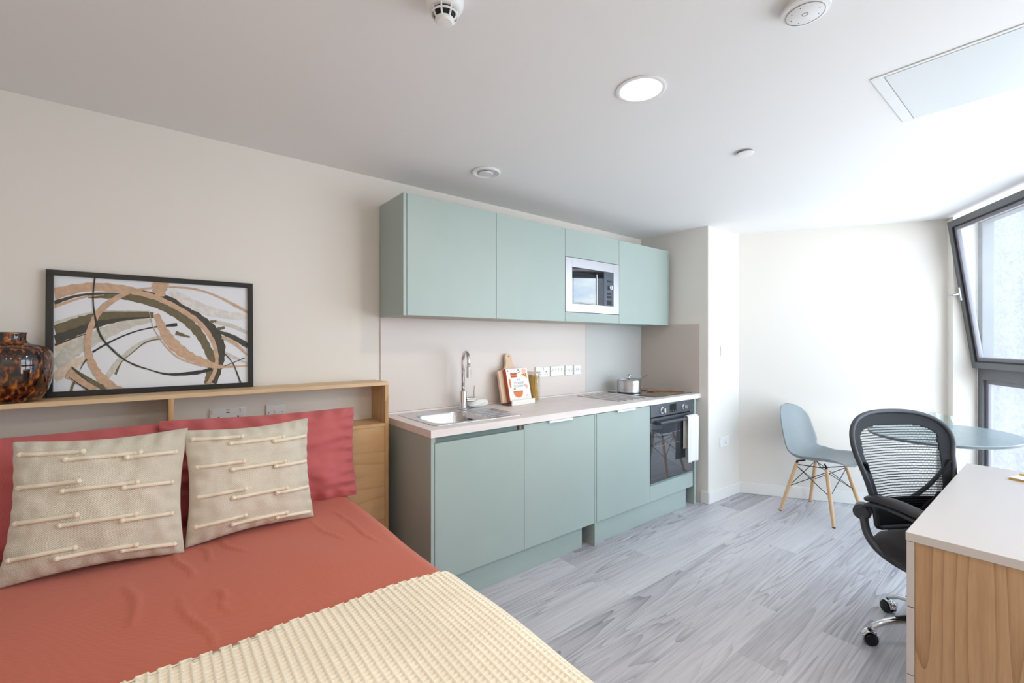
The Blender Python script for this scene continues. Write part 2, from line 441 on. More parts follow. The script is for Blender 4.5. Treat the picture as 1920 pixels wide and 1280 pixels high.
# ---------------------------------------------------------------- window wall
SILL, HEAD, TRA0, TRA1 = .10, 2.24, 1.065, 1.165
b = MB()
b.box(-.02, WLEN+.1, -.02, .10, 0, SILL); b.box(-.02, WLEN+.1, .0, .10, HEAD+.06, CEIL)
b2 = b.build('wall_window', 'wall'); b2.matrix_world = WM; struct(b2)
def bay(idx, x0, x1, tilt):
    r = bpy.data.objects.new('window_%d' % idx, None); COL.objects.link(r); r.matrix_world = WM; WORLD[r.name] = WM.copy(); struct(r)
    fr = MB(); w = .055
    fr.box(x0, x0+w, 0, .07, SILL, HEAD+.06); fr.box(x1-w, x1, 0, .07, SILL, HEAD+.06)
    fr.box(x0+w, x1-w, 0, .07, SILL, SILL+w); fr.box(x0+w, x1-w, 0, .07, HEAD, HEAD+.06)
    fr.box(x0+w, x1-w, 0, .07, TRA0, TRA1)
    fr.build('window_frame', 'win_frame', r, local=True, bevel=.002)
    bd = MB(); g = MB()
    def beads(za, zb, xa, xb, t=.03, y0=.02, y1=.05):
        bd.box(xa, xa+t, y0, y1, za, zb); bd.box(xb-t, xb, y0, y1, za, zb)
        bd.box(xa+t, xb-t, y0, y1, za, za+t); bd.box(xa+t, xb-t, y0, y1, zb-t, zb)
    beads(SILL+w, TRA0, x0+w, x1-w)
    bd.build('glazing_bead', 'win_bead', r, local=True, bevel=.002)
    MB().box(x0+w+.01, x1-w-.01, .032, .038, SILL+w+.01, TRA0-.01).build('lower_pane', 'win_glass' if idx == 1 else 'pane_glass', r, local=True)
    # sash: hinged at its bottom on the transom
    T = Matrix.Translation((0, 0, TRA1-.01)) @ Matrix.Rotation(radians(7.7 if tilt else 0.), 4, 'X')
    H = HEAD-TRA1+.05; yo = -.035; a, c2 = x0+.004, x1-.004
    s = MB(); sw = .045
    s.box(a, a+sw, yo, yo+.05, 0, H, T=T); s.box(c2-sw, c2, yo, yo+.05, 0, H, T=T)
    s.box(a+sw, c2-sw, yo, yo+.05, 0, sw, T=T); s.box(a+sw, c2-sw, yo, yo+.05, H-sw, H, T=T)
    so = s.build('sash', 'win_frame', r, local=True, bevel=.002)
    q = MB()
    for (p0, p1, p2, p3) in ((a+sw, a+sw+.008, sw, H-sw), (c2-sw-.008, c2-sw, sw, H-sw)): q.box(p0, p1, yo+.002, yo+.045, p2, p3, T=T)
    q.box(a+sw, c2-sw, yo+.002, yo+.045, sw, sw+.008, T=T); q.box(a+sw, c2-sw, yo+.002, yo+.045, H-sw-.008, H-sw, T=T)
    q.build('gasket', 'win_gasket', so, local=True)
    q = MB(); e = sw+.008; f = .026
    q.box(a+e, a+e+f, yo+.012, yo+.04, e, H-e, T=T); q.box(c2-e-f, c2-e, yo+.012, yo+.04, e, H-e, T=T)
    q.box(a+e+f, c2-e-f, yo+.012, yo+.04, e, e+f, T=T); q.box(a+e+f, c2-e-f, yo+.012, yo+.04, H-e-f, H-e, T=T)
    q.build('glazing_bead', 'win_bead', so, local=True, bevel=.002)
    MB().box(a+e+f-.01, c2-e-f+.01, yo+.022, yo+.03, e+f-.01, H-e-f+.01, T=T).build('upper_pane', 'win_glass' if idx == 1 else 'pane_glass', so, local=True)
    if tilt:
        hb = MB()
        hb.box(a+.008, a+.034, yo-.012, yo+.0, H*.46, H*.46+.10, T=T)
        cyl(hb, (a+.021, yo-.052, H*.46+.05), .009, .045, 'y', 16, T=T)
        hb.tube([(a+.021, yo-.05, H*.46+.05), (a-.005, yo-.058, H*.46+.05), (a-.02, yo-.06, H*.46+.053)], [.009, .008, .006], 12, T=T, flat=.7)
        hb.build('window_handle', 'steel', so, local=True, smooth=True)
bay(1, 0.0, 1.1, True); bay(2, 1.1, 2.2, False); bay(3, 2.2, 3.3, False)
# neighbouring rendered facade seen through the dusty pane
e = MB(); e.box(-.75, -.32, .25, 1.5, -1., 5.0); e.box(-.32, -.28, .25, .40, -1., 5.)
eo = e.build('wall_exterior', 'roughcast'); eo.matrix_world = WM; struct(eo)

# ================================================================ KITCHEN
G = .0015
FY = 1.978                      # face of the doors
def door(x0, x1, z0, z1, y0, name, parent, t=.018, mat='sage'):
    return MB().box(x0+G, x1-G, y0, y0+t, z0+G, z1-G).build(name, mat, parent, bevel=.0012)
def tab_handle(xc, z, y, parent, w=.20):
    h = MB(); h.box(xc-w/2, xc+w/2, y-.016, y+.004, z, z+.003); h.box(xc-w/2, xc+w/2, y-.018, y-.016, z-.010, z+.003)
    return h.build('handle', 'white_metal', parent, bevel=.0008)
base = [(1.093, 1.673, 'sage green sink cabinet with a recessed top rail, next to the headboard', .845),
        (1.673, 2.280, 'sage green base cabinet between the sink cabinet and the one beside the oven', .872),
        (2.300, 2.900, 'sage green base cabinet directly left of the oven', .872)]
for i, (x0, x1, lab, zt) in enumerate(base):
    r = thing('base_cabinet', ((x0+x1)/2, 2.27, 0), lab, 'cabinet', group='base cabinets under the worktop')
    c = MB()
    c.box(x0+.001, x0+.017, FY+.022, 2.53, .15, .868); c.box(x1-.017, x1-.001, FY+.022, 2.53, .15, .868)
    c.box(x0+.017, x1-.017, FY+.022, 2.53, .15, .168); c.box(x0+.017, x1-.017, 2.515, 2.53, .168, .70 if i == 0 else .868)
    if i: c.box(x0+.017, x1-.017, FY+.022, 2.10, .85, .868)
    c.build('carcass', 'carcass', r)
    d = door(x0, x1, .152, zt, FY, 'door', r)
    if i == 0:
        q = MB(); q.box(1.094, 1.64, 2.004, 2.022, .83, .874); q.build('recess_rail', 'sage_dark', r)
        q = MB().box(1.0725, 1.0915, FY, 2.535, .0, .874).build('end_panel', 'sage', r, bevel=.0012)
    else: tab_handle((x0+x1)/2-.02 if i == 1 else (x0+x1)/2, .8722, FY, d)
    if i == 2: MB().box(2.282, 2.298, FY, 2.53, .0, .874).build('filler_panel', 'sage', r, bevel=.0012)
o = MB().box(1.10, 2.205, 2.022, 2.040, .0, .150).build('plinth', 'sage', bevel=.001)
tag(o, 'long sage green plinth board under the left two base cabinets', 'plinth')
o = MB().box(2.300, 3.43, 2.000, 2.018, .0, .150).build('plinth', 'sage', bevel=.001)
tag(o, 'sage green plinth board under the oven end of the kitchen', 'plinth')
# oven housing
r = thing('oven_housing', (3.2, 2.27, 0), 'sage green oven housing with bottom panel and end panel beside the white column', 'cabinet')
MB().box(3.517, 3.537, FY-.004, 2.53, 0, .874).build('end_panel', 'sage', r, bevel=.0012)
q = MB(); q.box(2.903, 2.913, FY+.022, 2.53, .15, .868); q.box(3.500, 3.512, FY+.022, 2.53, .15, .868); q.box(2.913, 3.5, FY+.022, 2.53, .262, .278)
q.box(2.913, 3.5, FY+.022, 2.53, .15, .168)
q.build('carcass', 'carcass', r)
door(2.900, 3.500, .152, .272, FY, 'bottom_panel', r)
# worktop with sink cut-out, built as strips around the hole
WT0, WT1 = .876, .914
SX0, SX1, SY0, SY1 = 1.17, 1.68, 2.07, 2.47     # cut-out
w = MB()
xs = [1.066, SX0, SX1, 3.609]; ys = [1.966, SY0, SY1, 2.559]
vv = [(x, y, z) for z in (WT0, WT1) for y in ys for x in xs]; ff = []
for j in range(3):
    for i in range(3):
        if i == 1 and j == 1: continue
        k = j*4+i; ff.append((k+16, k+17, k+21, k+20)); ff.append((k, k+4, k+5, k+1))
for i in range(3): ff.append((i, i+1, i+17, i+16)); ff.append((12+i+1, 12+i, 28+i, 28+i+1))
for j in range(3): ff.append((j*4+4, j*4, j*4+16, j*4+20)); ff.append((j*4+3, j*4+7, j*4+23, j*4+19))
for a_, b_ in ((5, 6), (6, 10), (10, 9), (9, 5)): ff.append((b_, a_, a_+16, b_+16))
w.add(vv, ff)
wt = w.build('worktop', 'worktop', bevel=.0015)
tag(wt, 'long pale blush worktop running over all the base cabinets', 'worktop')
o = MB().box(1.07, 3.607, 2.545, 2.5585, WT1+.0003, WT1+.012).build('upstand', 'worktop', bevel=.002)
tag(o, 'thin pale upstand strip along the back edge of the worktop', 'trim')
# splashbacks
def sb(x0, x1, mat, lab):
    o = MB().box(x0, x1, 2.552, 2.5595, WT1+.013, 1.52).build('splashback', mat, bevel=.001); tag(o, lab, 'splashback'); return o
sb(1.052, 2.832, 'splash', 'wide blush grey splashback sheet behind the sink and cookbook')
sb(2.836, 3.606, 'splash_glass', 'pale grey splashback sheet behind the saucepan')
o = MB().box(3.6015, 3.6095, 1.975, 2.551, WT1+.001, 1.497).build('splashback', 'splash_side', bevel=.001)
tag(o, 'taupe splashback sheet on the side wall right of the hob', 'splashback')
o = MB().box(1.052, 1.066, 2.5525, 2.5595, WT1-.4, WT1+.013).build('splashback_trim', 'splash', bevel=.001)
tag(o, 'narrow blush strip of splashback between headboard and worktop', 'trim')

# wall cabinets
UY = 2.235; UZ0, UZ1 = 1.490, 2.145
ups = [(1.068, 1.665, 'leftmost sage green wall cabinet above the sink'),
       (1.665, 2.267, 'sage green wall cabinet between the leftmost one and the microwave'),
       (2.267, 2.865, 'sage green wall cabinet that holds the microwave'),
       (2.865, 3.535, 'rightmost sage green wall cabinet above the hob')]
for i, (x0, x1, lab) in enumerate(ups):
    r = thing('wall_cabinet', ((x0+x1)/2, 2.4, UZ0), lab, 'cabinet', group='wall cabinets above the worktop')
    c = MB(); yb = 2.5505
    c.box(x0+.001, x0+.017, UY+.021, yb, UZ0+.002, UZ1); c.box(x1-.017, x1-.001, UY+.021, yb, UZ0+.002, UZ1)
    c.box(x0+.017, x1-.017, UY+.021, yb, UZ0+.002, UZ0+.018); c.box(x0+.017, x1-.017, UY+.021, yb, UZ1-.016, UZ1)
    c.box(x0+.017, x1-.017, yb-.008, yb, UZ0+.018, UZ1-.016)
    if i == 2: c.box(x0+.017, x1-.017, UY+.021, yb-.008, 1.548, 1.560); c.box(x0+.017, x1-.017, UY+.021, yb-.008, 1.952, 1.966)
    c.build('carcass', 'carcass' if i < 3 else 'sage', r)
    if i == 0: MB().box(1.047, 1.0665, UY, yb, UZ0, UZ1).build('end_panel', 'sage', r, bevel=.001)
    if i == 2:
        door(x0, x1, 1.949, UZ1, UY, 'door', r); door(x0, x1, UZ0, 1.559, UY, 'bottom_panel', r)
    else: door(x0, x1-(.002 if i == 3 else 0), UZ0, UZ1, UY, 'door', r)
    if i == 3: MB().box(3.5365, 3.552, UY, yb, UZ0, UZ1).build('end_panel', 'sage', r, bevel=.001)

# microwave
r = thing('microwave', (2.566, 2.4, 1.56), 'built-in steel microwave with dark glass window among the wall cabinets', 'microwave')
y = UY-.002
q = MB(); X0, X1, Z0, Z1 = 2.270, 2.862, 1.561, 1.947; gx0, gx1, gz0, gz1 = 2.335, 2.795, 1.621, 1.881
q.box(X0, gx0, y, y+.02, Z0, Z1); q.box(gx1, X1, y, y+.02, Z0, Z1); q.box(gx0, gx1, y, y+.02, Z0, gz0); q.box(gx0, gx1, y, y+.02, gz1, Z1)
q.build('trim_frame', 'steel_mw', r, bevel=.001)
q = MB(); q.box(2.29, 2.84, y+.021, 2.53, 1.575, 1.935); q.build('body', 'dark_metal', r)
q = MB(); q.box(gx0+.001, 2.684, y+.004, y+.018, gz0+.001, gz1-.001); d = q.build('door', 'black_glass', r, bevel=.002)
q = MB(); q.box(2.350, 2.585, y+.0025, y+.0042, gz0+.012, gz1-.035); q.build('door_window', pbr('microwave_window', (46, 50, 56), .02, spec=1., coat=1.), d, bevel=.004)
q = MB(); q.box(2.600, 2.606, y+.001, y+.0042, gz0+.005, gz1-.03); q.build('door_handle', 'steel', d)
q = MB(); q.box(2.686, gx1-.001, y+.004, y+.018, gz0+.001, gz1-.001); cp = q.build('control_panel', 'mw_panel', r, bevel=.001)
q = MB(); cyl(q, (2.752, y-.014, 1.762), .017, .018, 'y', 28); k = q.build('knob', 'steel', cp, smooth=True, bevel=.002)
q = MB(); q.box(2.7505, 2.7535, y-.0155, y-.0138, 1.752, 1.773); q.build('knob_mark', 'slot', k)
for bx in (2.722, 2.752):
    MB().box(bx, bx+.020, y+.002, y+.0045, 1.803, 1.817).build('button', 'slot', cp, bevel=.001)
for bz in (1.714, 1.690): MB().box(2.724, 2.772, y+.002, y+.0045, bz-.008, bz+.008).build('button', 'slot', cp, bevel=.001)
MB().box(2.720, 2.775, y+.002, y+.0045, 1.632, 1.665).build('button', 'slot', cp, bevel=.001)

# oven
r = thing('oven', (3.2, 2.2, .28), 'built-in oven with grey control panel and smoked glass door', 'oven')
ox0, ox1 = 2.904, 3.494; oy = FY-.004
MB().box(2.916, 3.497, oy+.024, 2.50, .282, .865).build('body', 'dark_metal', r)
cp = MB().box(ox0, ox1, oy, oy+.022, .781, .873).build('control_panel', 'anthracite', r, bevel=.002)
for kx in (3.047, 3.352):
    q = MB(); cyl(q, (kx, oy-.006, .824), .025, .006, 'y', 28); cyl(q, (kx, oy-.026, .824), .017, .022, 'y', 28)
    q.box(kx-.005, kx+.005, oy-.034, oy-.024, .807, .841)
    q.build('knob', 'chrome', cp, smooth=True, bevel=.001)
dp = MB().box(3.150, 3.244, oy-.0015, oy+.001, .798, .862).build('display', 'black_glass', cp, bevel=.001)
for kx in (3.165, 3.196, 3.227):
    q = MB(); cyl(q, (kx, oy-.004, .808), .004, .003, 'y', 12); q.build('button', 'steel', dp, smooth=True)
q = MB()     # seven segment "12:00"-like dim digits are off in the photograph: only the display outline
dr = MB().box(ox0, ox1, oy, oy+.022, .290, .772).build('door', 'oven_glass', r, bevel=.002)
MB().box(ox0, ox1, oy-.001, oy+.0005, .742, .772).build('door_rail', 'anthracite', dr, bevel=.001)
MB().box(ox0, ox1, oy+.001, oy+.02, .2735, .287).build('vent_strip', 'sage_dark', r)
h = MB(); h.tube([(2.96, oy-.036, .738), (3.44, oy-.036, .738)], .016, 16, flat=.75)
h.box(2.962, 2.985, oy-.03, oy+.001, .724, .752); h.box(3.415, 3.438, oy-.03, oy+.001, .724, .752)
h.build('door_handle', 'anthracite', dr, smooth=True, bevel=.002)
for rz in (.640, .555):
    q = MB(); q.tube([(2.98, oy-.0008, rz), (3.30, oy-.0008, rz)], .0012, 6); q.build('rack_line', 'grey_mark', dr)
# tea towel over the oven handle
def towel(u, v):
    x = 3.325+.150*u; wv = .004*sin(u*9+v*3)+.003*sin(u*21)
    L = v*.64
    if L < .25: return (x-.004+.006*v, oy-.018+wv*.3, .492+L)
    if L < .285:
        a = (L-.25)/.035*pi; return (x, oy-.036+.0195*cos(a), .742+.0195*sin(a)*.9)
    return (x+.004*sin(v*5)+.004, oy-.0565+wv-.004*(L-.285), .742-(L-.285))
o = MB().grid(towel, 24, 60).build('tea_towel', 'white_cotton', smooth='all', solid=.003)
tag(o, 'white tea towel hanging over the right end of the oven handle', 'towel')

# hob
r = thing('hob', (3.33, 2.28, WT1), 'black glass ceramic hob set into the worktop under the saucepan', 'hob')
MB().box(3.055, 3.585, 2.035, 2.505, WT1+.0005, WT1+.006).build('glass_plate', 'black_glass', r, bevel=.0015)
for cx, cy, rr in ((3.19, 2.38, .09), (3.45, 2.37, .075), (3.19, 2.15, .075), (3.45, 2.15, .09)):
    q = MB(); q.lathe([(rr, 0), (rr, .0003), (rr-.002, .0003), (rr-.002, 0)], 48, c=(cx, cy, WT1+.0061)); q.build('cooking_zone', 'grey_mark', r)
# saucepan
px, py, pz = 3.165, 2.365, WT1+.0066
r = thing('saucepan', (px, py, pz), 'stainless steel saucepan with glass lid standing on the hob', 'saucepan')
R_ = .098; Hh = .105
q = MB(); q.lathe([(0, .0), (R_-.006, .0), (R_, .006), (R_, Hh-.003), (R_+.003, Hh), (R_-.002, Hh), (R_-.003, Hh-.004), (R_-.003, .008), (0, .006)], 48, c=(px, py, pz)); q.build('pan_body', 'steel', r, smooth=True)
q = MB(); q.lathe([(R_+.002, Hh), (R_+.003, Hh+.004), (R_-.004, Hh+.006), (R_-.008, Hh+.004)], 48, c=(px, py, pz)); lid = q.build('lid_rim', 'chrome', r, smooth=True)
q = MB(); q.lathe([(R_-.006, Hh+.004), (R_*.7, Hh+.013), (R_*.35, Hh+.018), (0, Hh+.020)], 40, c=(px, py, pz)); q.build('lid_glass', 'glass', lid, smooth=True, solid=.003)
q = MB(); q.lathe([(0, Hh+.018), (.009, Hh+.018), (.008, Hh+.028), (.020, Hh+.036), (.021, Hh+.043), (.014, Hh+.047), (0, Hh+.048)], 28, c=(px, py, pz)); q.build('lid_knob', 'chrome', lid, smooth=True)
dr_ = Vector((.96, .05, 0)).normalized(); p0 = Vector((px, py, pz+Hh-.012))+dr_*R_
q = MB(); q.tube([p0-dr_*.004, p0+dr_*.04+Vector((0,0,.006)), p0+dr_*.17+Vector((0,0,.034))], [.008, .007, .010], 14, flat=.55); q.build('pan_handle', 'steel', r, smooth=True)
# wooden utensils lying at the right of the hob
for i, (a0, a1, lab) in enumerate((((3.315, 2.30), (3.545, 2.09), 'wooden spoon on the hob lying nearest the worktop front edge'), ((3.33, 2.395), (3.575, 2.21), 'wooden spoon on the hob lying nearest the back wall'))):
    a0 = Vector((*a0, WT1+.0125)); a1 = Vector((*a1, WT1+.0115)); d = (a1-a0)
    r = thing('wooden_spoon', tuple(a1), lab, 'utensil', group='wooden utensils at the right of the hob')
    q = MB(); q.tube([a1, a1-d*.3, a1-d*.72], [.0052, .0048, .005], 12); q.build('spoon_handle', 'spoon_wood', r, smooth=True)
    q = MB(); q.tube([a1-d*.70, a1-d*.80, a1-d*.90, a0], [.006, .019, .023, .008], 20, flat=.24); q.build('spoon_bowl', 'spoon_wood', r, smooth=True)

# sink
r = thing('sink', (1.44, 2.28, WT1), 'stainless steel inset sink with basin and ribbed drainer', 'sink')
sx0, sx1, sy0, sy1 = 1.135, 1.725, 2.045, 2.515; zt = WT1+.003
bx0, bx1, by0, by1, bd_ = 1.185, 1.500, 2.085, 2.405, .14
def rrect(x0, x1, y0, y1, r, z, n=8):
    out = []
    for cx, cy, a0 in ((x1-r, y0+r, -pi/2), (x1-r, y1-r, 0), (x0+r, y1-r, pi/2), (x0+r, y0+r, pi)):
        for k in range(n+1):
            a = a0+pi/2*k/n; out.append((cx+r*cos(a), cy+r*sin(a), z))
    return out
def loft(loops, cap_end=True, cap_start=False):
    n = len(loops[0]); vs = [p for l in loops for p in l]; fs = []
    for i in range(len(loops)-1):
        for k in range(n): fs.append((i*n+k, i*n+(k+1)%n, (i+1)*n+(k+1)%n, (i+1)*n+k))
    if cap_end: fs.append(tuple((len(loops)-1)*n+k for k in range(n)))
    if cap_start: fs.append(tuple(range(n))[::-1])
    return vs, fs
vs, fs = loft([rrect(sx0, sx1, sy0, sy1, .03, WT1+.0004), rrect(sx0+.001, sx1-.001, sy0+.001, sy1-.001, .03, zt), rrect(sx0+.006, sx1-.006, sy0+.006, sy1-.006, .026, zt), ], cap_end=False)
q = MB(); q.add(vs, fs)
# deck between rim and basin opening: bridge two loops of the same count
vs, fs = loft([rrect(sx0+.006, sx1-.006, sy0+.006, sy1-.006, .026, zt), rrect(bx0-.004, bx1+.004, by0-.004, by1+.004, .075, zt-.0015)], cap_end=False)
q.add(vs, fs); q.build('deck', 'steel', r, smooth=True)
vs, fs = loft([rrect(bx0-.004, bx1+.004, by0-.004, by1+.004, .075, zt-.0015), rrect(bx0+.002, bx1-.002, by0+.002, by1-.002, .07, zt-.010),
               rrect(bx0+.006, bx1-.006, by0+.006, by1-.006, .068, zt-bd_+.03), rrect(bx0+.02, bx1-.02, by0+.02, by1-.02, .06, zt-bd_+.006), rrect(bx0+.05, bx1-.05, by0+.05, by1-.05, .04, zt-bd_)])
q = MB(); q.add(vs, fs); bs = q.build('basin', 'steel', r, smooth=True)
q = MB(); q.lathe([(0, .004), (.018, .004), (.02, .006), (.036, .004), (.038, 0)], 28, c=(1.345, 2.25, zt-bd_)); q.build('drain', 'chrome', bs, smooth=True)
q = MB()
for k in range(4): q.box(1.4885-.0006, 1.4925, 2.235+k*.016, 2.241+k*.016, zt-.055, zt-.028)
q.build('overflow_slots', 'slot', bs)
for k in range(7):
    y_ = 2.10+k*.048
    q = MB(); q.tube([(1.525+.01*(k%2), y_, zt+.0006), (1.700, y_, zt+.0006)], .005, 10, flat=.55); q.build('drainer_rib', 'steel', r, smooth=True)
# tap
tx, ty = 1.560, 2.452
r = thing('kitchen_tap', (tx, ty, zt), 'tall chrome swan-neck mixer tap at the back of the sink', 'tap')
q = MB(); q.lathe([(0, 0), (.028, 0), (.028, .004), (.024, .007), (.0225, .03), (.0225, .115), (.018, .118), (0, .118)], 32, c=(tx, ty, zt)); q.build('tap_body', 'chrome', r, smooth=True)
sd = Vector((-.25, -.97, 0)).normalized()
pts = [Vector((tx, ty, zt+.10)), Vector((tx, ty, zt+.30))]
cR = .055
for k in range(0, 13):
    a = pi*k/12; pts.append(Vector((tx, ty, zt+.31))+sd*(cR-cR*cos(a))+Vector((0,0,cR*sin(a))))
pts.append(pts[-1]+Vector((0,0,-.045)))
q = MB(); q.tube(pts, .0115, 20); q.build('spout', 'chrome', r, smooth='all')
e_ = pts[-1]; q = MB(); q.tube([e_+Vector((0,0,.01)), e_+Vector((0,0,-.055))], .0145, 20); q.build('aerator', 'chrome', r, smooth=True)
q = MB(); q.tube([(tx+.02, ty-.008, zt+.062), (tx+.075, ty-.028, zt+.062)], .0175, 20); q.tube([(tx+.066, ty-.024, zt+.07), (tx+.070, ty-.026, zt+.15)], [.004, .003], 10); q.build('lever', 'chrome', r, smooth=True)
# dishcloth behind the tap
def cloth(u, v):
    a = 2*pi*u; t = v*2-1
    rr = (1-abs(t)**3)**.5*(1+.13*sin(3*a+2*v)+.08*sin(5*a+7*v))
    return (1.70+.085*t, 2.487+.028*rr*cos(a)+.006*t, WT1+.004+.0235+.0235*rr*sin(a))
o = MB().grid(cloth, 28, 22).build('dishcloth', 'white_cotton', smooth='all')
tag(o, 'crumpled white dishcloth behind the sink drainer', 'cloth')

# recipe stand, cookbook, pasta jar
rb = radians(13)       # lean back
BT = Matrix.Translation((1.990, 2.449, WT1+.014)) @ Matrix.Rotation(radians(5), 4, 'Z') @ Matrix.Rotation(-rb, 4, 'X')
# local: x width, y thickness (+ back), z up
r = thing('recipe_stand', (2.06, 2.44, WT1), 'pale wooden paddle-shaped recipe stand leaning on the splashback', 'recipe stand')
out = [(-.118, 0), (.118, 0), (.118, .215)]
for k in range(7): a = pi/2*k/6; out.append((.118-.012+.012*cos(a), .215+.012*sin(a)))
out += [(.075, .230), (.052, .240), (.036, .262), (.030, .290)]
for k in range(13): a = pi*k/12; out.append((.030*cos(a), .318+.028*sin(a)))
out += [(-.030, .290), (-.036, .262), (-.052, .240), (-.075, .230)]
for k in range(7): a = pi/2+pi/2*k/6; out.append((-.106+.012*cos(a), .215+.012*sin(a)))
q = MB(); q.prism(out, -.020, 0, T=BT @ Matrix.Rotation(pi/2, 4, 'X'))
bb = q.build('paddle_board', 'board_wood', r, bevel=.003)
q = MB(); cyl(q, (0, -.0012, .325), .004, .003, 'y', 14, T=BT); q.build('hanging_hole', 'slot', bb)
q = MB(); q.box(-.118, .122, -.062, .016, -.013, -.002, T=Matrix.Translation((1.990, 2.449, WT1+.014)) @ Matrix.Rotation(radians(5), 4, 'Z')); q.build('base', pbr('stand_base', (96, 72, 60), .5), r, bevel=.002)
TL = Matrix.Translation((1.990, 2.449, WT1+.014)) @ Matrix.Rotation(radians(5), 4, 'Z')
q = MB(); q.box(-.100, .122, -.074, -.063, -.013, .022, T=TL); q.build('ledge', 'book_paper', r, bevel=.002)
CT = BT @ Matrix.Translation((.024, -.018, .006)) @ Matrix.Scale(1.15, 4)
r = thing('cookbook', tuple(CT.translation), 'white illustrated cookbook with orange pot and bowl drawings, on the recipe stand', 'book')
MB().box(-.088, .094, -.014, -.0008, 0, .195, T=CT).build('cover', 'book_paper', r, bevel=.001)
MB().box(-.0855, .0925, -.0008, .010, .003, .192, T=CT).build('page_block', pbr('pages', (236, 226, 210), .8, bump=(300., .4, .001)), r)
MB().box(-.0905, -.0875, -.014, .0105, 0, .195, T=CT).build('spine', 'book_brown', r, bevel=.001)  # brown here paints in the shadow gap between board and book
yy = -.0145
def flat(poly, name, mat, parent, T=CT, y=yy, d=.0005):
    q = MB(); q.prism([(x, z) for x, z in poly], 0, d, T=T @ Matrix.Translation((0, y+.0004, 0)) @ Matrix.Rotation(pi/2, 4, 'X')); return q.build(name, mat, parent)
def disc(cx, cz, rx, rz, a0=0, a1=2*pi, n=20): return [(cx+rx*cos(a0+(a1-a0)*k/n), cz+rz*sin(a0+(a1-a0)*k/n)) for k in range(n+(0 if a1-a0 > 6 else 1))]
flat([(-.055, .140), (-.005, .140), (-.003, .168), (-.057, .168)], 'printed_pot', 'book_brown', r)
flat([(-.056, .150), (-.004, .150), (-.003, .156), (-.057, .156)], 'printed_stripe', 'book_orange', r, y=yy-.0005)
flat([(-.003, .162), (.030, .172), (.030, .175), (-.003, .166)], 'printed_handle', 'slot', r)
flat([(.032, .158), (.080, .164), (.084, .130)], 'printed_pizza', 'book_yellow', r)
for a, c_ in ((.055, .155), (.068, .146), (.076, .157)): flat(disc(a, c_, .005, .005), 'printed_topping', 'book_brown', r, y=yy-.0005)
flat(disc(.062, .178, .020, .014), 'printed_plate', 'book_pink', r)
flat([(-.078, .132), (-.062, .132), (-.062, .080), (-.074, .080)], 'printed_rolling_pin', 'book_orange', r)
flat(disc(-.012, .052, .040, .036, pi, 2*pi), 'printed_bowl', 'book_orange', r)
flat([(-.052, .052), (.028, .052), (.028, .056), (-.052, .056)], 'printed_bowl_rim', 'book_brown', r)
flat(disc(-.038, .070, .008, .006), 'printed_leaf', 'book_green', r); flat(disc(-.074, .182, .007, .005), 'printed_leaf', 'book_green', r); flat(disc(.015, .184, .009, .005), 'printed_leaf', 'book_green', r)
flat(disc(.060, .025, .010, .005), 'printed_leaf', 'book_pink', r); flat(disc(.066, .080, .010, .014), 'printed_whisk', 'book_pink', r)
def text(body, size, x, z, parent, mat, T=CT, y=yy):
    cu = bpy.data.curves.new('lettering', 'FONT'); cu.body = body; cu.size = size; cu.extrude = .0003; cu.align_x = 'CENTER'
    to = bpy.data.objects.new('lettering', cu); COL.objects.link(to)
    dg = bpy.context.evaluated_depsgraph_get(); dg.update()
    me = bpy.data.meshes.new_from_object(to.evaluated_get(dg)); bpy.data.objects.remove(to)
    T2 = WORLD[parent.name].inverted() @ T @ Matrix.Translation((x, y, z)) @ Matrix.Rotation(pi/2, 4, 'X')
    me.transform(T2); me.materials.clear(); me.materials.append(M[mat])
    o = bpy.data.objects.new('lettering', me); COL.objects.link(o); o.parent = parent; WORLD[o.name] = WORLD[parent.name]; return o
text('THE', .017, .008, .118, r, 'book_blue')
text('STUDENT', .021, .008, .098, r, 'book_blue'); text('COOKBOOK', .018, .008, .080, r, 'book_blue')
# jar
jx, jy = 2.180, 2.480
r = thing('pasta_jar', (jx, jy, WT1), 'clear glass jar of spaghetti behind the cookbook', 'jar')
q = MB(); q.lathe([(0, .001), (.052, .001), (.055, .006), (.055, .205), (.052, .205), (.052, .010), (0, .008)], 36, c=(jx, jy, WT1)); q.build('jar_glass', 'glass', r, smooth=True)
q = MB(); q.lathe([(0, .205), (.056, .205), (.056, .213), (0, .213)], 36, c=(jx, jy, WT1)); q.build('lid', 'board_wood', r, smooth=True, bevel=.001)
q = MB()
for k in range(130):
    a = random.uniform(0, 2*pi); rr = .044*sqrt(random.random()); a2 = a+random.uniform(-.9, .9); r2 = .046*sqrt(random.random())
    q.tube([(jx+rr*cos(a), jy+rr*sin(a), WT1+.012), (jx+r2*cos(a2), jy+r2*sin(a2), WT1+random.uniform(.165, .195))], .0014, 5)
o = q.build('spaghetti', 'spaghetti'); tag(o, 'yellow dry spaghetti standing inside the glass jar', 'pasta', kind='stuff')
# hot pan rods
for k in range(5):
    y0_ = 2.480-k*.004
    xx = 2.655+.075*k
    r0 = MB(); x_ = xx
    r0.tube([(0, -.21, 0), (0, .21, 0)], .0038, 10)
    o = r0.build('pan_rest_rod', 'steel_y', smooth=True); o.location = (x_, 2.27, WT1+.004)
    tag(o, ['steel pan rest rod furthest left on the worktop, nearest the cookbook', 'second steel pan rest rod from the cookbook side', 'middle steel rod of the five pan rest rods', 'fourth steel pan rest rod, second nearest the hob', 'steel pan rest rod nearest the hob'][k], 'pan rest', 'steel pan rest rods on the worktop')

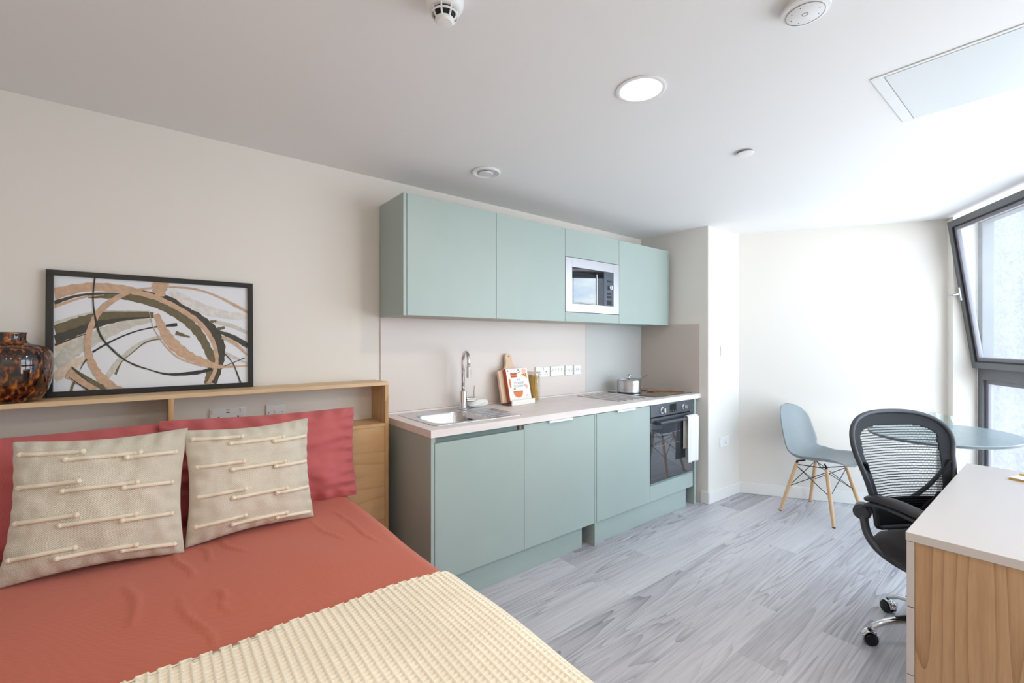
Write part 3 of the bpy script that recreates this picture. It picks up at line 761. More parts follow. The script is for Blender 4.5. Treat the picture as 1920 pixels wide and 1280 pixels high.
# ---------------------------------------------------------------- sockets and switches
def plate(x0, x1, z0, z1, y, name, lab, cat, slots, usb=None, rock=(), mat='white_plastic', group=None, screws=()):
    r = thing(name, ((x0+x1)/2, y, (z0+z1)/2), lab, cat, group=group)
    MB().box(x0, x1, y-.010, y, z0, z1).build('face_plate', mat, r, bevel=.003, seg=3)
    for (cx, cz) in slots:
        q = MB()
        q.box(cx-.003, cx+.003, y-.0107, y-.0098, cz+.006, cz+.015); q.box(cx-.014, cx-.007, y-.0107, y-.0098, cz-.010, cz-.006); q.box(cx+.007, cx+.014, y-.0107, y-.0098, cz-.010, cz-.006)
        q.build('pin_holes', 'slot', r)
    for (cx, cz) in rock:
        T = Matrix.Translation((cx, y-.010, cz)) @ Matrix.Rotation(radians(7), 4, 'X')
        q = MB(); q.box(-.006, .006, -.004, .003, -.010, .010, T=T); q.build('rocker_switch', mat, r, bevel=.001)
    if screws:
        for (cx, cz) in screws:
            q = MB(); cyl(q, (cx, y-.0106, cz), .003, .002, 'y', 10); q.build('screw', 'grey_mark', r)
    if usb:
        q = MB()
        for dz in (0, .012): q.box(usb[0]-.007, usb[0]+.007, y-.0107, y-.0098, usb[1]+dz-.002, usb[1]+dz+.002)
        q.build('usb_ports', 'slot', r)
    return r
ky = 2.5518; gp = 'sockets and switches on the splashback'
plate(2.262, 2.408, 1.077, 1.158, ky, 'double_socket', 'white double socket nearest the pasta jar on the splashback', 'socket', [(2.300, 1.108), (2.370, 1.108)], rock=[(2.322, 1.142), (2.348, 1.142)], group=gp)
plate(2.422, 2.566, 1.079, 1.158, ky, 'grid_switch', 'wide white switch plate right of the kitchen double socket', 'switch', [], rock=[(2.448+.030*k, 1.130) for k in range(4)], screws=[(2.43, 1.118), (2.558, 1.118)], group=gp)
plate(2.581, 2.664, 1.079, 1.158, ky, 'wall_switch', 'left of the two single white switches on the splashback', 'switch', [], rock=[(2.612, 1.122), (2.634, 1.122)], group=gp, screws=[(2.589, 1.118), (2.656, 1.118)])
plate(2.680, 2.764, 1.079, 1.158, ky, 'wall_switch', 'right of the two single white switches on the splashback, next to the sheet joint', 'switch', [], rock=[(2.710, 1.122), (2.732, 1.122)], group=gp, screws=[(2.688, 1.118), (2.756, 1.118)])
plate(.214, .363, .945, 1.030, 2.5595, 'double_socket', 'white double socket with usb ports in the headboard niche', 'socket', [(.250, .975), (.330, .975)], usb=(.288, 1.008), rock=[(.228, 1.015), (.345, 1.015)])
plate(.452, .538, .945, 1.030, 2.5595, 'light_switch', 'white single light switch in the headboard niche', 'switch', [], rock=[(.495, .990)], screws=[(.463, .988), (.527, .988)])
# return-wall plates (built in world space, rotated with the wall)
ang = atan2(FWa.y-1.905, FWa.x-3.611)
def wplate(x, z0, z1, w, name, lab, cat, slot):
    T = Matrix.Translation((x, 1.905+(x-3.611)*math.tan(ang), 0)) @ Matrix.Rotation(ang, 4, 'Z')
    r = thing(name, (0,0,0), lab, cat, mat=T @ Matrix.Translation((0,0,(z0+z1)/2)))
    MB().box(-w/2, w/2, -.010, -.0003, -(z1-z0)/2, (z1-z0)/2).build('face_plate', 'white_plastic', r, local=True, bevel=.003, seg=3)
    if slot:
        q = MB(); q.box(.006, .012, -.0107, -.0098, 0, .008); q.box(-.002, .004, -.0107, -.0098, -.016, -.012); q.box(.016, .022, -.0107, -.0098, -.016, -.012); q.build('pin_holes', 'slot', r, local=True)
        MB().box(-.024, -.012, -.014, -.0095, .006, .026).build('rocker_switch', 'white_plastic', r, local=True, bevel=.001)
wplate(3.86, .445, .53, .146, 'low_socket', 'white wall socket low on the column beside the grey chair', 'socket', True)
wplate(3.84, 1.23, 1.315, .09, 'blank_plate', 'plain white blanking plate halfway up the column', 'plate', False)

# ================================================================ CEILING THINGS
r = thing('downlight', (1.455, 1.033, CEIL), 'round warm lit recessed downlight in the ceiling', 'ceiling light')
MB().lathe([(.092, -.0005), (.093, -.004), (.088, -.006), (.070, -.004), (.066, -.001), (.066, -.0003)], 56, c=(1.455, 1.033, CEIL)).build('bezel', 'white_plastic', r, smooth=True)
MB().lathe([(.0655, -.0008), (.0, -.0009)], 56, c=(1.455, 1.033, CEIL)).build('diffuser', 'lamp', r, smooth='all')
for lx_, ly_, lab in ((1.455, -.50, 'added unseen fill downlight in the ceiling between the desk and the middle of the room'), (.15, -.70, 'added unseen fill downlight in the ceiling at the back of the room, beyond the bed foot'), (-.50, -.75, 'added unseen fill downlight in the back left corner of the ceiling')):  # unseen lamps added behind the camera to brighten the near wall and bed
    r = thing('downlight', (lx_, ly_, CEIL), lab, 'ceiling light')
    MB().lathe([(.092, -.0005), (.093, -.004), (.088, -.006), (.070, -.004), (.066, -.001), (.066, -.0003)], 56, c=(lx_, ly_, CEIL)).build('bezel', 'white_plastic', r, smooth=True)
    MB().lathe([(.0655, -.0008), (.0, -.0009)], 56, c=(lx_, ly_, CEIL)).build('diffuser', 'lamp', r, smooth='all')
r = thing('extract_valve', (1.480, 2.083, CEIL), 'round white extract vent in the ceiling above the wall cabinets', 'vent')
MB().lathe([(.080, -.0005), (.082, -.006), (.074, -.011), (.062, -.008), (.052, -.002), (.050, -.0006)], 48, c=(1.480, 2.083, CEIL)).build('rim', 'white_plastic', r, smooth=True)
MB().lathe([(.0, -.014), (.036, -.013), (.041, -.008), (.030, -.002), (.0, -.002)], 48, c=(1.482, 2.088, CEIL)).build('valve_cone', 'lamp_off', r, smooth=True)
r = thing('sprinkler_cover', (2.345, 1.043, CEIL), 'small flat white disc cover on the ceiling', 'ceiling cover')
MB().lathe([(.0, -.016), (.030, -.016), (.0405, -.013), (.041, -.011), (.0, -.010)], 40, c=(2.345, 1.043, CEIL)).build('cover_disc', 'white_plastic', r, smooth=True)
MB().lathe([(.036, -.0105), (.036, -.0003)], 40, c=(2.345, 1.043, CEIL)).build('neck', 'grey_mark', r, smooth=True)
# smoke detector
dx, dy = .645, 1.110
r = thing('smoke_detector', (dx, dy, CEIL), 'white domed smoke detector with dark slotted chamber at the top edge', 'smoke detector')
Z = CEIL
MB().lathe([(0, -.0003), (.054, -.0003), (.054, -.012), (.048, -.024), (.038, -.030), (0, -.030)], 44, c=(dx, dy, Z)).build('base', 'white_plastic', r, smooth=True)
MB().lathe([(.030, -.0302), (.029, -.052), (0, -.052)], 36, c=(dx, dy, Z)).build('chamber', 'slot', r, smooth=True)
for k in range(8):
    a = 2*pi*k/8; q = MB(); q.tube([(dx+.036*cos(a), dy+.036*sin(a), Z-.028), (dx+.034*cos(a), dy+.034*sin(a), Z-.044), (dx+.026*cos(a), dy+.026*sin(a), Z-.057)], .0028, 8)
    q.build('cage_bar', 'white_plastic', r, smooth=True)
q = MB(); q.lathe([(.036, -.042), (.038, -.040), (.0385, -.0435), (.036, -.045)], 40, c=(dx, dy, Z)); q.build('cage_ring', 'white_plastic', r, smooth=True)
MB().lathe([(.0, -.066), (.021, -.064), (.027, -.058), (.027, -.054), (0, -.053)], 36, c=(dx, dy, Z)).build('cap', 'white_plastic', r, smooth=True)
# round sensor
vx, vy = 1.452, .480
r = thing('alarm_sounder', (vx, vy, CEIL), 'flat round white ceiling sounder with a ring of dots, right of the downlight', 'alarm')
MB().lathe([(0, -.0003), (.052, -.0003), (.052, -.014), (0, -.014)], 44, c=(vx, vy, Z)).build('base', 'white_plastic', r, smooth=True)
MB().lathe([(.0, -.030), (.046, -.030), (.049, -.028), (.060, -.026), (.062, -.020), (.058, -.0145), (0, -.0145)], 48, c=(vx, vy, Z)).build('face', 'white_plastic', r, smooth=True)
q = MB(); q.lathe([(.0475, -.0302), (.0485, -.0300), (.0485, -.029), (.0475, -.029)], 48, c=(vx, vy, Z)); q.build('groove', 'grey_mark', r)
for k in range(8):
    a = 2*pi*k/8; q = MB(); q.lathe([(0, -.0304), (.0014, -.0304), (.0014, -.0299)], 10, c=(vx+.036*cos(a), vy+.036*sin(a), Z)); q.build('sound_hole', 'slot', r)
q = MB(); q.lathe([(.006, -.0304), (.008, -.0304), (.008, -.0299), (.006, -.0299)], 20, c=(vx, vy, Z)); q.build('test_button', 'grey_mark', r)
# access panel
r = thing('access_panel', (2.31, .1, CEIL), 'white rectangular access panel set in the ceiling near the window', 'access panel')
q = MB(); ax0, ax1, ay0, ay1 = 2.055, 2.560, -.45, .470; t_ = .036
q.box(ax0, ax0+.014, ay0, ay1, CEIL-.004, CEIL-.0003); q.box(ax1-.006, ax1, ay0, ay1, CEIL-.004, CEIL-.0003)
q.box(ax0+.014, ax1-.006, ay0, ay0+.03, CEIL-.004, CEIL-.0003); q.box(ax0+.014, ax1-.006, ay1-t_, ay1, CEIL-.004, CEIL-.0003)
q.build('frame', 'white_metal', r, bevel=.001)
MB().box(ax0+.016, ax1-.008, ay0+.032, ay1-t_-.003, CEIL-.005, CEIL-.0006).build('panel', pbr('panel_gloss_white', (222, 226, 228), .34, spec=.6), r, bevel=.001)

# ================================================================ HEADBOARD
HB0, HB1 = 2.362, 2.5585; HZ = 1.128; hx1 = 1.020
r = thing('headboard', (.06, 2.46, 0), 'oak headboard with an open niche shelf behind the bed', 'headboard')
MB().box(-.895, hx1, HB0, HB1, HZ-.018, HZ).build('top_shelf', 'oak_edge', r, bevel=.001)
MB().box(hx1-.020, hx1, HB0, HB1, 0, HZ-.0185).build('side_panel', 'oak_v', r, bevel=.001)
MB().box(-.895, -.875, HB0, HB1, 0, HZ-.0185).build('side_panel', 'oak_v', r, bevel=.001)
MB().box(.056, .074, HB0+.001, HB1, .905, HZ-.0185).build('divider', 'oak_v', r, bevel=.001)
MB().box(-.8745, hx1-.0205, HB0+.002, HB1, .886, .904).build('niche_shelf', 'oak_x', r, bevel=.001)
MB().box(-.8745, hx1-.0205, HB0+.006, HB0+.024, .01, .8855).build('front_panel', 'oak_x', r)

# picture
P0 = Vector((-.325, 2.514, HZ+.001)); PW, PH, PD = .716, .507, .022
LT = Matrix.Translation(P0) @ Matrix.Rotation(radians(.2), 4, 'Z') @ Matrix.Rotation(-radians(2.2), 4, 'X')   # x right, z up, -y toward the room
r = thing('framed_picture', tuple(P0), 'black framed abstract print of looping brush strokes leaning on the headboard shelf', 'picture', mat=Matrix.Translation(P0))
fw = .022
q = MB(); q.box(0, PW, 0, PD, 0, fw, T=LT); q.box(0, PW, 0, PD, PH-fw, PH, T=LT); q.box(0, fw, 0, PD, fw, PH-fw, T=LT); q.box(PW-fw, PW, 0, PD, fw, PH-fw, T=LT)
q.build('frame', 'black_frame', r, bevel=.001)
pr_ = MB().box(fw-.004, PW-fw+.004, .012, PD-.002, fw-.004, PH-fw+.004, T=LT).build('print', 'paper', r)
def homog(src, dst):
    A = []; B = []
    for (x, y), (u, v) in zip(src, dst):
        A.append([x, y, 1, 0, 0, 0, -u*x, -u*y]); B.append(u); A.append([0, 0, 0, x, y, 1, -v*x, -v*y]); B.append(v)
    h = np.linalg.solve(np.array(A, float), np.array(B, float)); return np.append(h, 1).reshape(3, 3)
HM = homog([(400,150), (1780,238), (1788,915), (385,988)], [(fw, PH-fw), (PW-fw, PH-fw), (PW-fw, fw), (fw, fw)])
def art(p):
    v = HM @ np.array([p[0], p[1], 1.]); return v[0]/v[2], v[1]/v[2]
cols = {'tan': (206, 172, 144), 'olive': (112, 102, 76), 'dark': (72, 68, 60), 'wash': (206, 203, 192), 'pale': (226, 222, 218), 'sand': (226, 208, 188), 'ink': (52, 50, 46)}
cm = {k: pbr('stroke_'+k, v, .55, var=.12, vscale=60.) for k, v in cols.items()}
SK = [('sand', [(395,690),(500,650),(620,600)], [110,110,70]), ('sand', [(388,900),(480,820),(620,740)], [60,80,40]),
 ('wash', [(400,800),(480,720),(560,665),(700,590),(900,505),(1100,470)], [60,110,110,95,70,25]),
 ('olive', [(640,302),(800,295),(950,305),(1150,360),(1300,440),(1420,545),(1490,660),(1530,770),(1510,870),(1495,930)], [20,40,52,60,62,62,60,56,52,48]),
 ('dark', [(1030,258),(1250,325),(1400,425),(1510,520),(1575,620),(1592,720),(1572,820),(1535,925)], [8,34,52,72,76,62,56,50]),
 ('dark', [(400,345),(550,298),(700,280),(900,275)], [30,18,14,5]),
 ('tan', [(400,280),(640,232),(900,245),(1010,262)], [80,62,50,24]),
 ('tan', [(400,372),(600,308),(760,287)], [24,14,6]),
 ('tan', [(900,250),(1100,298),(1280,380),(1430,480),(1525,600),(1562,720),(1552,830),(1502,930)], [40,38,34,34,30,28,26,30]),
 ('olive', [(400,565),(560,505),(700,455),(900,428),(1110,432)], [110,105,80,58,42]),
 ('dark', [(400,610),(560,552),(700,500),(900,462),(1110,448)], [70,60,45,22,8]),
 ('wash', [(400,492),(560,440),(740,405),(1080,405)], [22,14,10,5]),
 ('dark', [(400,650),(480,620),(560,590),(650,560)], [16,10,8,5]),
 ('ink', [(670,700),(800,625),(950,560),(1100,522),(1280,500)], [14,12,10,10,24]),
 ('wash', [(780,880),(830,800),(900,730),(1000,650),(1100,605),(1200,585)], [34,40,36,30,26,22]),
 ('olive', [(835,860),(880,770),(960,700),(1060,625),(1190,600)], [18,8,6,10,5]),
 ('tan', [(1165,190),(1155,240),(1160,300)], [118,108,60]),
 ('tan', [(1130,425),(1180,540),(1250,640),(1370,730),(1500,782),(1600,802),(1785,795)], [40,62,80,66,52,24,8]),
 ('pale', [(1230,260),(1400,360),(1600,425),(1780,440)], [50,70,56,40]),
 ('tan', [(1220,230),(1400,245),(1560,295),(1700,365),(1785,412)], [12,14,14,20,18]),
 ('tan', [(1080,410),(1112,530),(1200,660),(1300,745),(1460,802)], [6,7,8,9,6]),
 ('wash', [(1550,480),(1680,512),(1785,560)], [26,24,20]),
 ('olive', [(1515,480),(1560,475)], [22,14]), ('olive', [(1565,535),(1620,520)], [26,18]),
 ('dark', [(1560,545),(1680,590),(1790,655)], [18,34,36]), ('tan', [(1600,590),(1700,640),(1785,722)], [22,24,8]),
 ('wash', [(1620,700),(1700,740),(1785,780)], [20,18,8]),
 ('olive', [(1270,560),(1370,590)], [30,10]),
 ('tan', [(1105,237),(950,265),(830,320),(730,400),(668,500),(636,620),(650,740),(712,860),(810,960)], [12,26,36,42,42,46,52,62,80]),
 ('ink', [(692,165),(678,300),(690,440),(730,580),(820,690),(920,765),(1080,825),(1220,858),(1400,848),(1530,820)], [12,10,14,16,10,10,8,16,26,20]),
 ('ink', [(708,540),(760,620),(860,715),(960,790),(1100,832)], [5,5,4,4,3]),
 ('tan', [(490,850),(620,930),(700,980)], [70,64,50]),
 ('olive', [(525,812),(600,872),(700,932),(770,968)], [14,28,36,30]), ('ink', [(520,808),(600,880),(640,910)], [8,5,3]),
 ('dark', [(630,750),(600,790),(580,830)], [12,8,4]), ('olive', [(540,915),(525,945),(515,985)], [18,16,20]), ('ink', [(500,880),(570,930),(640,975)], [4,8,10]),
 ('tan', [(760,935),(860,955),(920,968)], [36,22,4]), ('ink', [(1612,700),(1680,780),(1735,918)], [6,7,12]), ('ink', [(1620,798),(1765,738)], [4,6])]
mats = ['paper']; q = MB(); keys = list(cm)
for i, (c_, pts, ws) in enumerate(SK):
    P = smoothline([(a, b_, w_) for (a, b_), w_ in zip(pts, ws)], 8)
    L_ = []; R2 = []
    for k, p in enumerate(P):
        t = P[min(k+1, len(P)-1)]-P[max(k-1, 0)]; t = Vector((t.x, t.y)).normalized(); nn = Vector((-t.y, t.x))
        hw = p.z/2*(1+.10*sin(k*1.7+i)+.06*random.uniform(-1, 1))
        L_.append(art((p.x+nn.x*hw, p.y+nn.y*hw))); R2.append(art((p.x-nn.x*hw, p.y-nn.y*hw)))
    yk = .0118-.00008*i
    clampx = lambda u: min(max(u, fw), PW-fw); clampz = lambda u: min(max(u, fw), PH-fw)
    vs = [(clampx(a), yk, clampz(b_)) for a, b_ in L_]+[(clampx(a), yk, clampz(b_)) for a, b_ in R2]; m_ = len(L_)
    q.add(vs, [(k, k+1, m_+k+1, m_+k) for k in range(m_-1)], keys.index(c_), T=LT)
q.build('brush_strokes', [cm[k] for k in keys], pr_)

# vase
vc = (-.402, 2.434, HZ+.001)
o = MB().lathe([(0, 0), (.068, 0), (.080, .005), (.098, .030), (.110, .070), (.1155, .115), (.1165, .150), (.112, .178), (.100, .196), (.080, .207), (.056, .213), (.045, .218), (.041, .227), (.0415, .247), (.0445, .254), (.041, .255), (.037, .247), (.037, .215), (.030, .205), (0, .200)], 64, T=Matrix.Translation(vc) @ Matrix.Diagonal((.96, .96, 1, 1))).build('vase', 'vase', smooth='all')
tag(o, 'brown tortoiseshell glass vase with a short neck on the headboard shelf', 'vase')

# ================================================================ BED
BXL, BXR, BY0, BY1 = -.62, .785, .37, 2.345
r = thing('bed', (.06, 1.36, 0), 'bed with fabric base in the foreground against the headboard', 'bed')
MB().box(BXL+.04, BXR-.05, BY0+.04, BY1, .06, .30).build('bed_base', 'bed_base', r, bevel=.01)
MB().box(BXL+.03, BXR-.045, BY0+.03, BY1, .302, .545).build('mattress', 'mattress', r, bevel=.04, seg=4)
for lx in (BXL+.1, BXR-.1):
    for ly in (BY0+.12, BY1-.12):
        q = MB(); cyl(q, (lx, ly, 0), .02, .06); q.build('leg', 'slot', r)
def prof(s, xl, xr, r, drop):
    """cross-section of cloth over the bed; s in 0..1 -> (x, z offset below top)"""
    flat_ = xr-xl-2*r; arc = pi*r/2; tot = 2*drop+2*arc+flat_; L = s*tot
    if L < drop: return xl, -(r+drop-L)
    L -= drop
    if L < arc: a = L/r; return xl+r-r*cos(a), -r+r*sin(a)
    L -= arc
    if L < flat_: return xl+r+L, 0.
    L -= flat_
    if L < arc: a = L/r; return xr-r+r*sin(a), -r+r*cos(a)
    return xr, -r-(L-arc)
from mathutils import noise as mno
def dome(x, y): 
    u = (x-(BXL+BXR)/2)/((BXR-BXL)/2)
    return .018*(1-min(1, abs(u))**3)
creases = [((.06, 1.98), (.10, 1.70), .010), ((.13, 1.99), (.17, 1.78), .008), ((.19, 2.0), (.25, 1.80), .008), ((.06, 1.62), (.12, 1.28), .009),
           ((-.05, 1.80), (-.03, 1.50), .012), ((.62, 2.07), (.67, 1.60), .006), ((.15, 1.60), (.17, 1.42), .006), ((.50, 2.0), (.56, 1.70), .007)]
def crease(x, y):
    h = 0.
    for (a, b_, w_) in creases:
        dx_, dy_ = b_[0]-a[0], b_[1]-a[1]; L2 = dx_*dx_+dy_*dy_; t = ((x-a[0])*dx_+(y-a[1])*dy_)/L2
        if -.05 < t < 1.05:
            wob = .008*sin(t*7+a[0]*40)
            d = ((x-a[0])*dy_-(y-a[1])*dx_)/sqrt(L2)+wob
            if abs(d) < .04: h += .0075*math.exp(-(d/w_*1.6)**2)*max(0, 1-(2*t-1)**4)
    return h
DT = .598
def duvet(u, v):
    x, z = prof(u, BXL, BXR, .075, .24); y = BY0+.02+(2.335-BY0-.02)*v
    n1 = mno.noise(Vector((x*2.2, y*2.2, z*2)))*.010+mno.noise(Vector((x*7, y*4, 3+z*5)))*.0035
    k = 1. if z > -.02 else .8
    hem = -.008*sin(y*9)*min(1, -z*4) if z < -.02 else 0
    return (x+(n1*1.2 if z < -.03 else 0)*(1 if x > 0 else -1)+hem*(1 if x > 0 else -1), y, DT+z+dome(x, y)*max(0, 1+z/.08)+n1*k+crease(x, y)*max(0, 1+z/.05))
o = MB().grid(duvet, 220, 200, uv=(2.0, 2.0)).build('duvet', 'red', smooth='all')
tag(o, 'terracotta duvet cover spread over the bed', 'duvet')
# waffle throw (real relief)
PX_, PY_ = .0190, .0135
def throw(u, v):
    x, z = prof(u, BXL-.012, BXR+.012, .085, .20)
    s = u*(2*.20+2*pi*.085/2+(BXR-BXL+.024-.17))
    y = .345+(1.262-.345)*v
    sy = y
    edge = .010*sin(s*5)+.004*sin(s*23) if v > .98 else 0
    rib = abs(cos(pi*s/PX_))**4; cross = abs(cos(pi*sy/PY_+(.5*pi if int(math.floor(s/PX_)) % 2 else 0)))**2.5
    h = .0070*max(rib, cross*.82)
    n1 = mno.noise(Vector((x*2.2, y*2.2, z*2)))*.010+mno.noise(Vector((x*7, y*4, 3+z*5)))*.0035
    sg = 1 if x > 0 else -1
    side = min(1, max(0, -z/.085))
    lift = .010+h
    return (x+sg*side*(lift+n1*.8), y+edge, DT+z+dome(x, y)*max(0, 1+z/.08)+n1*(1-side*.4)+(1-side)*lift)
o = MB().grid(throw, 900, 420).build('throw_blanket', 'throw', smooth='all')
tag(o, 'cream waffle knit throw across the foot of the bed', 'blanket')

# pillows
def pillow_mesh(w, h, t, seed, power=3.2, pinch=.06, wr=.006, nu=70, nv=60, uvs=(1,1), sag=0., ex=.62):
    mb = MB(); N = nu+1
    for side in (1, -1):
        def fn(a, b_):
            u = 2*a-1; v = 2*b_-1
            u = math.copysign(1-(1-abs(u))**1.25, u); v = math.copysign(1-(1-abs(v))**1.25, v)
            e = max(0., (1-abs(u)**power)*(1-abs(v)**power))
            th = t/2*e**ex; cr_ = 1-.03*(abs(u)*abs(v))**5
            x = w/2*u*(1-pinch*(1-v*v)*abs(u)); y = h/2*v*(1-pinch*(1-u*u)*abs(v))
            x *= cr_; y *= cr_
            nz = mno.noise(Vector((u*2.2+seed, v*2.2, side*.7)))*wr*2+mno.noise(Vector((u*6+seed, v*6, side)))*wr
            eg = max(abs(u), abs(v))
            puck = wr*.9*sin((u if abs(v) > abs(u) else v)*26+seed)*max(0, eg-.72)/.28
            return (x, y-sag*(1-u*u)*(1 if v > 0 else 0)*v, side*(th+min(1, e*3)*nz+puck*min(1, e*8)) + .3*puck)
        mb.grid(fn, nu, nv, uv=uvs)
    return mb
def pillow(name, mat, c, rz, tilt, lab, cat, w, h, t, seed, roll=0., group=None, **k):
    T = Matrix.Translation(c) @ Matrix.Rotation(rz, 4, 'Z') @ Matrix.Rotation(pi/2-tilt, 4, 'X') @ Matrix.Rotation(roll, 4, 'Z')
    r = thing(name, (0,0,0), lab, cat, mat=T, group=group)
    mb = pillow_mesh(w, h, t, seed, **k)
    o = mb.build('cover', mat, r, local=True, smooth='all')
    return r, T
pillow('bed_pillow', 'red_pillow', (-.345, 2.268, .818), radians(0), radians(9), 'red pillow on the left, mostly hidden behind the larger cream cushion', 'pillow', .80, .43, .13, 1.3, group='red bed pillows', roll=radians(-.5), uvs=(.76, .43))
pillow('bed_pillow', 'red_pillow', (.408, 2.246, .814), radians(1), radians(9), 'red pillow on the right whose end sticks out beyond the cream cushion', 'pillow', .80, .44, .13, 5.1, group='red bed pillows', roll=radians(-1.2), uvs=(.77, .43), wr=.012)
def cushion(c, rz, tilt, lab, w, h, seed, rows, roll=0., t=.15):
    r, T = pillow('cushion', 'cream', c, rz, tilt, lab, 'cushion', w, h, t, seed, roll=roll, group='cream cushions', uvs=(w, h), wr=.007, pinch=.10, power=2.6, ex=.5)
    for (x0, x1, yv) in rows:
        pts = []
        for k in range(25):
            x = x0+(x1-x0)*k/24; u = x/(w/2); v = yv/(h/2); 
            e = max(0., (1-abs(u)**2.6)*(1-abs(v)**2.6)); nz = mno.noise(Vector((u*2.2+seed, v*2.2, .7)))*.012+mno.noise(Vector((u*6+seed, v*6, 1)))*.006
            xx = w/2*u*(1-.10*(1-v*v)*abs(u)); yy_ = h/2*v*(1-.10*(1-u*u)*abs(v))
            pts.append((xx, yy_, t/2*e**.5+min(1, e*3)*nz+.0045))
        q = MB(); rs = [.0036+.0009*(k % 2) for k in range(25)]
        P2 = smoothline([(a, b_, c_) for a, b_, c_ in pts], 3); q.tube(P2, [.0064+.0013*(k % 2) for k in range(len(P2))], 10)
        for e0 in (0, -1):
            if abs(pts[e0][0]) < w/2*.86:
                p = Vector(pts[e0]); q.lathe([(0, -.009), (.0065, -.0065), (.009, 0), (.0065, .0065), (0, .009)], 12, c=tuple(p+Vector((0,0,.001))))
        q.build('rope_trim', 'cream_rope', r, local=True, smooth='all')
W1, H1 = .460, .445
rowsL = []
for i in range(4):
    y0_ = .172-.105*i
    rowsL += [(-.205, -.045, y0_), (-.085, .105, y0_-.026), (.070, .208, y0_-.040)]
cushion((-.128, 2.030, .822), radians(-8), radians(16), 'larger cream woven cushion with rope lines, left of the other', W1+.01, H1, 2.2, rowsL, t=.15)
rowsR = [(a*.98, b_*.98, c_) for a, b_, c_ in rowsL]
cushion((.312, 2.028, .818), radians(4), radians(12), 'cream woven cushion with rope lines in front of the right red pillow', W1-.005, H1-.02, 7.7, rowsR, roll=radians(-.5), t=.145)

# ================================================================ DESK
r = thing('desk', (2.5, 0, 0), 'oak sided desk with greige top and drawers at the right edge', 'desk')
DX0, DX1, DY0, DY1 = 1.860, 3.140, -.33, .335
MB().box(DX0, DX1, DY0, DY1, .723, .750).build('desk_top', 'greige', r, bevel=.0015)
MB().box(DX0+.004, DX0+.022, DY0+.01, DY1-.0215, .0, .7225).build('side_panel', 'oak_z', r, bevel=.001)
MB().box(DX1-.022, DX1-.004, DY0+.01, DY1-.02, .0, .7225).build('side_panel', 'oak_z', r, bevel=.001)
MB().box(2.27, 2.288, DY0+.01, DY1-.0215, .0, .7225).build('side_panel', 'oak_z', r, bevel=.001)
MB().box(DX0+.0225, DX1-.0225, DY0+.012, DY0+.028, .25, .7225).build('back_panel', 'greige', r)
for z0, z1 in ((.518, .7215), (.305, .514), (.012, .301)):
    d = MB().box(DX0+.001, 2.287, DY1-.021, DY1-.002, z0, z1).build('drawer', 'greige', r, bevel=.001)
    MB().box(DX0+.024, 2.268, DY0+.05, DY1-.0215, z0+.02, z1-.03).build('drawer_box', 'carcass', d)
# notebook and pencil
nt = Matrix.Translation((2.950, .055, .7505)) @ Matrix.Rotation(radians(-22), 4, 'Z')
r = thing('notebook', (0,0,0), 'small pale notebook with ochre edges lying on the desk', 'notebook', mat=nt)
MB().box(-.075, .075, -.105, .105, .0018, .0085).build('pages', 'gold', r, local=True)
MB().box(-.077, .077, -.107, .107, .0086, .0105).build('cover', 'note_paper', r, local=True, bevel=.0005)
MB().box(-.077, .077, -.107, .107, 0, .0017).build('back_cover', 'gold', r, local=True)
pt = nt @ Matrix.Translation((.02, .05, .0145)) @ Matrix.Rotation(radians(-70), 4, 'Z')
r = thing('pencil', (0,0,0), 'thin gold pen resting on the notebook', 'pen', mat=pt)
q = MB(); q.tube([(-.06, 0, 0), (.055, 0, 0)], .004, 12); q.build('barrel', 'gold', r, local=True, smooth=True)
q = MB(); q.tube([(.0552, 0, 0), (.07, 0, 0)], [.0038, .0008], 12); q.build('tip', 'slot', r, local=True, smooth=True)

# ================================================================ ROUND TABLE, GLASSES
TC = Vector((4.064, .545)); tz = .75
va = Vector((-.9806, .196)); vb = Vector((.196, .9806))
def ell(a, b_, z, n=72): return [(*(TC+va*a*cos(2*pi*k/n)+vb*b_*sin(2*pi*k/n)), z) for k in range(n)]
r = thing('side_table', (TC.x, TC.y, 0), 'rounded blue grey dining table by the window', 'table')
vs, fs = loft([ell(.462, .358, tz-.020), ell(.470, .366, tz-.016), ell(.470, .366, tz-.004), ell(.467, .363, tz)], True, True)
MB().add(vs, fs).build('table_top', 'table', r, smooth=True)
vs, fs = loft([ell(.4708, .3668, tz-.0165), ell(.4708, .3668, tz-.0035)], False)
MB().add(vs, fs).build('edge_band', 'table_edge', r, smooth='all')
q = MB(); q.lathe([(.03, .014), (.03, tz-.021)], 24, c=(TC.x, TC.y, 0)); q.build('pedestal', 'steel', r, smooth=True)
q = MB(); q.lathe([(0, .001), (.21, .001), (.21, .008), (.05, .014), (0, .014)], 40, c=(TC.x, TC.y, 0)); q.build('foot_plate', 'steel', r, smooth=True)
for gx, gy, lab in ((4.235, .552, 'clear drinking glass nearest the round table edge'), (4.345, .640, 'clear drinking glass further back on the round table')):
    o = MB().lathe([(0, 0), (.030, 0), (.034, .002), (.040, .098), (.0385, .098), (.033, .008), (0, .007)], 32, c=(0, 0, 0)).build('drinking_glass', glass_mat('tumbler_glass', (246, 250, 249)), smooth=True)
    o.location = (gx, gy, tz+.0006)
    tag(o, lab, 'glass', 'drinking glasses on the round table')

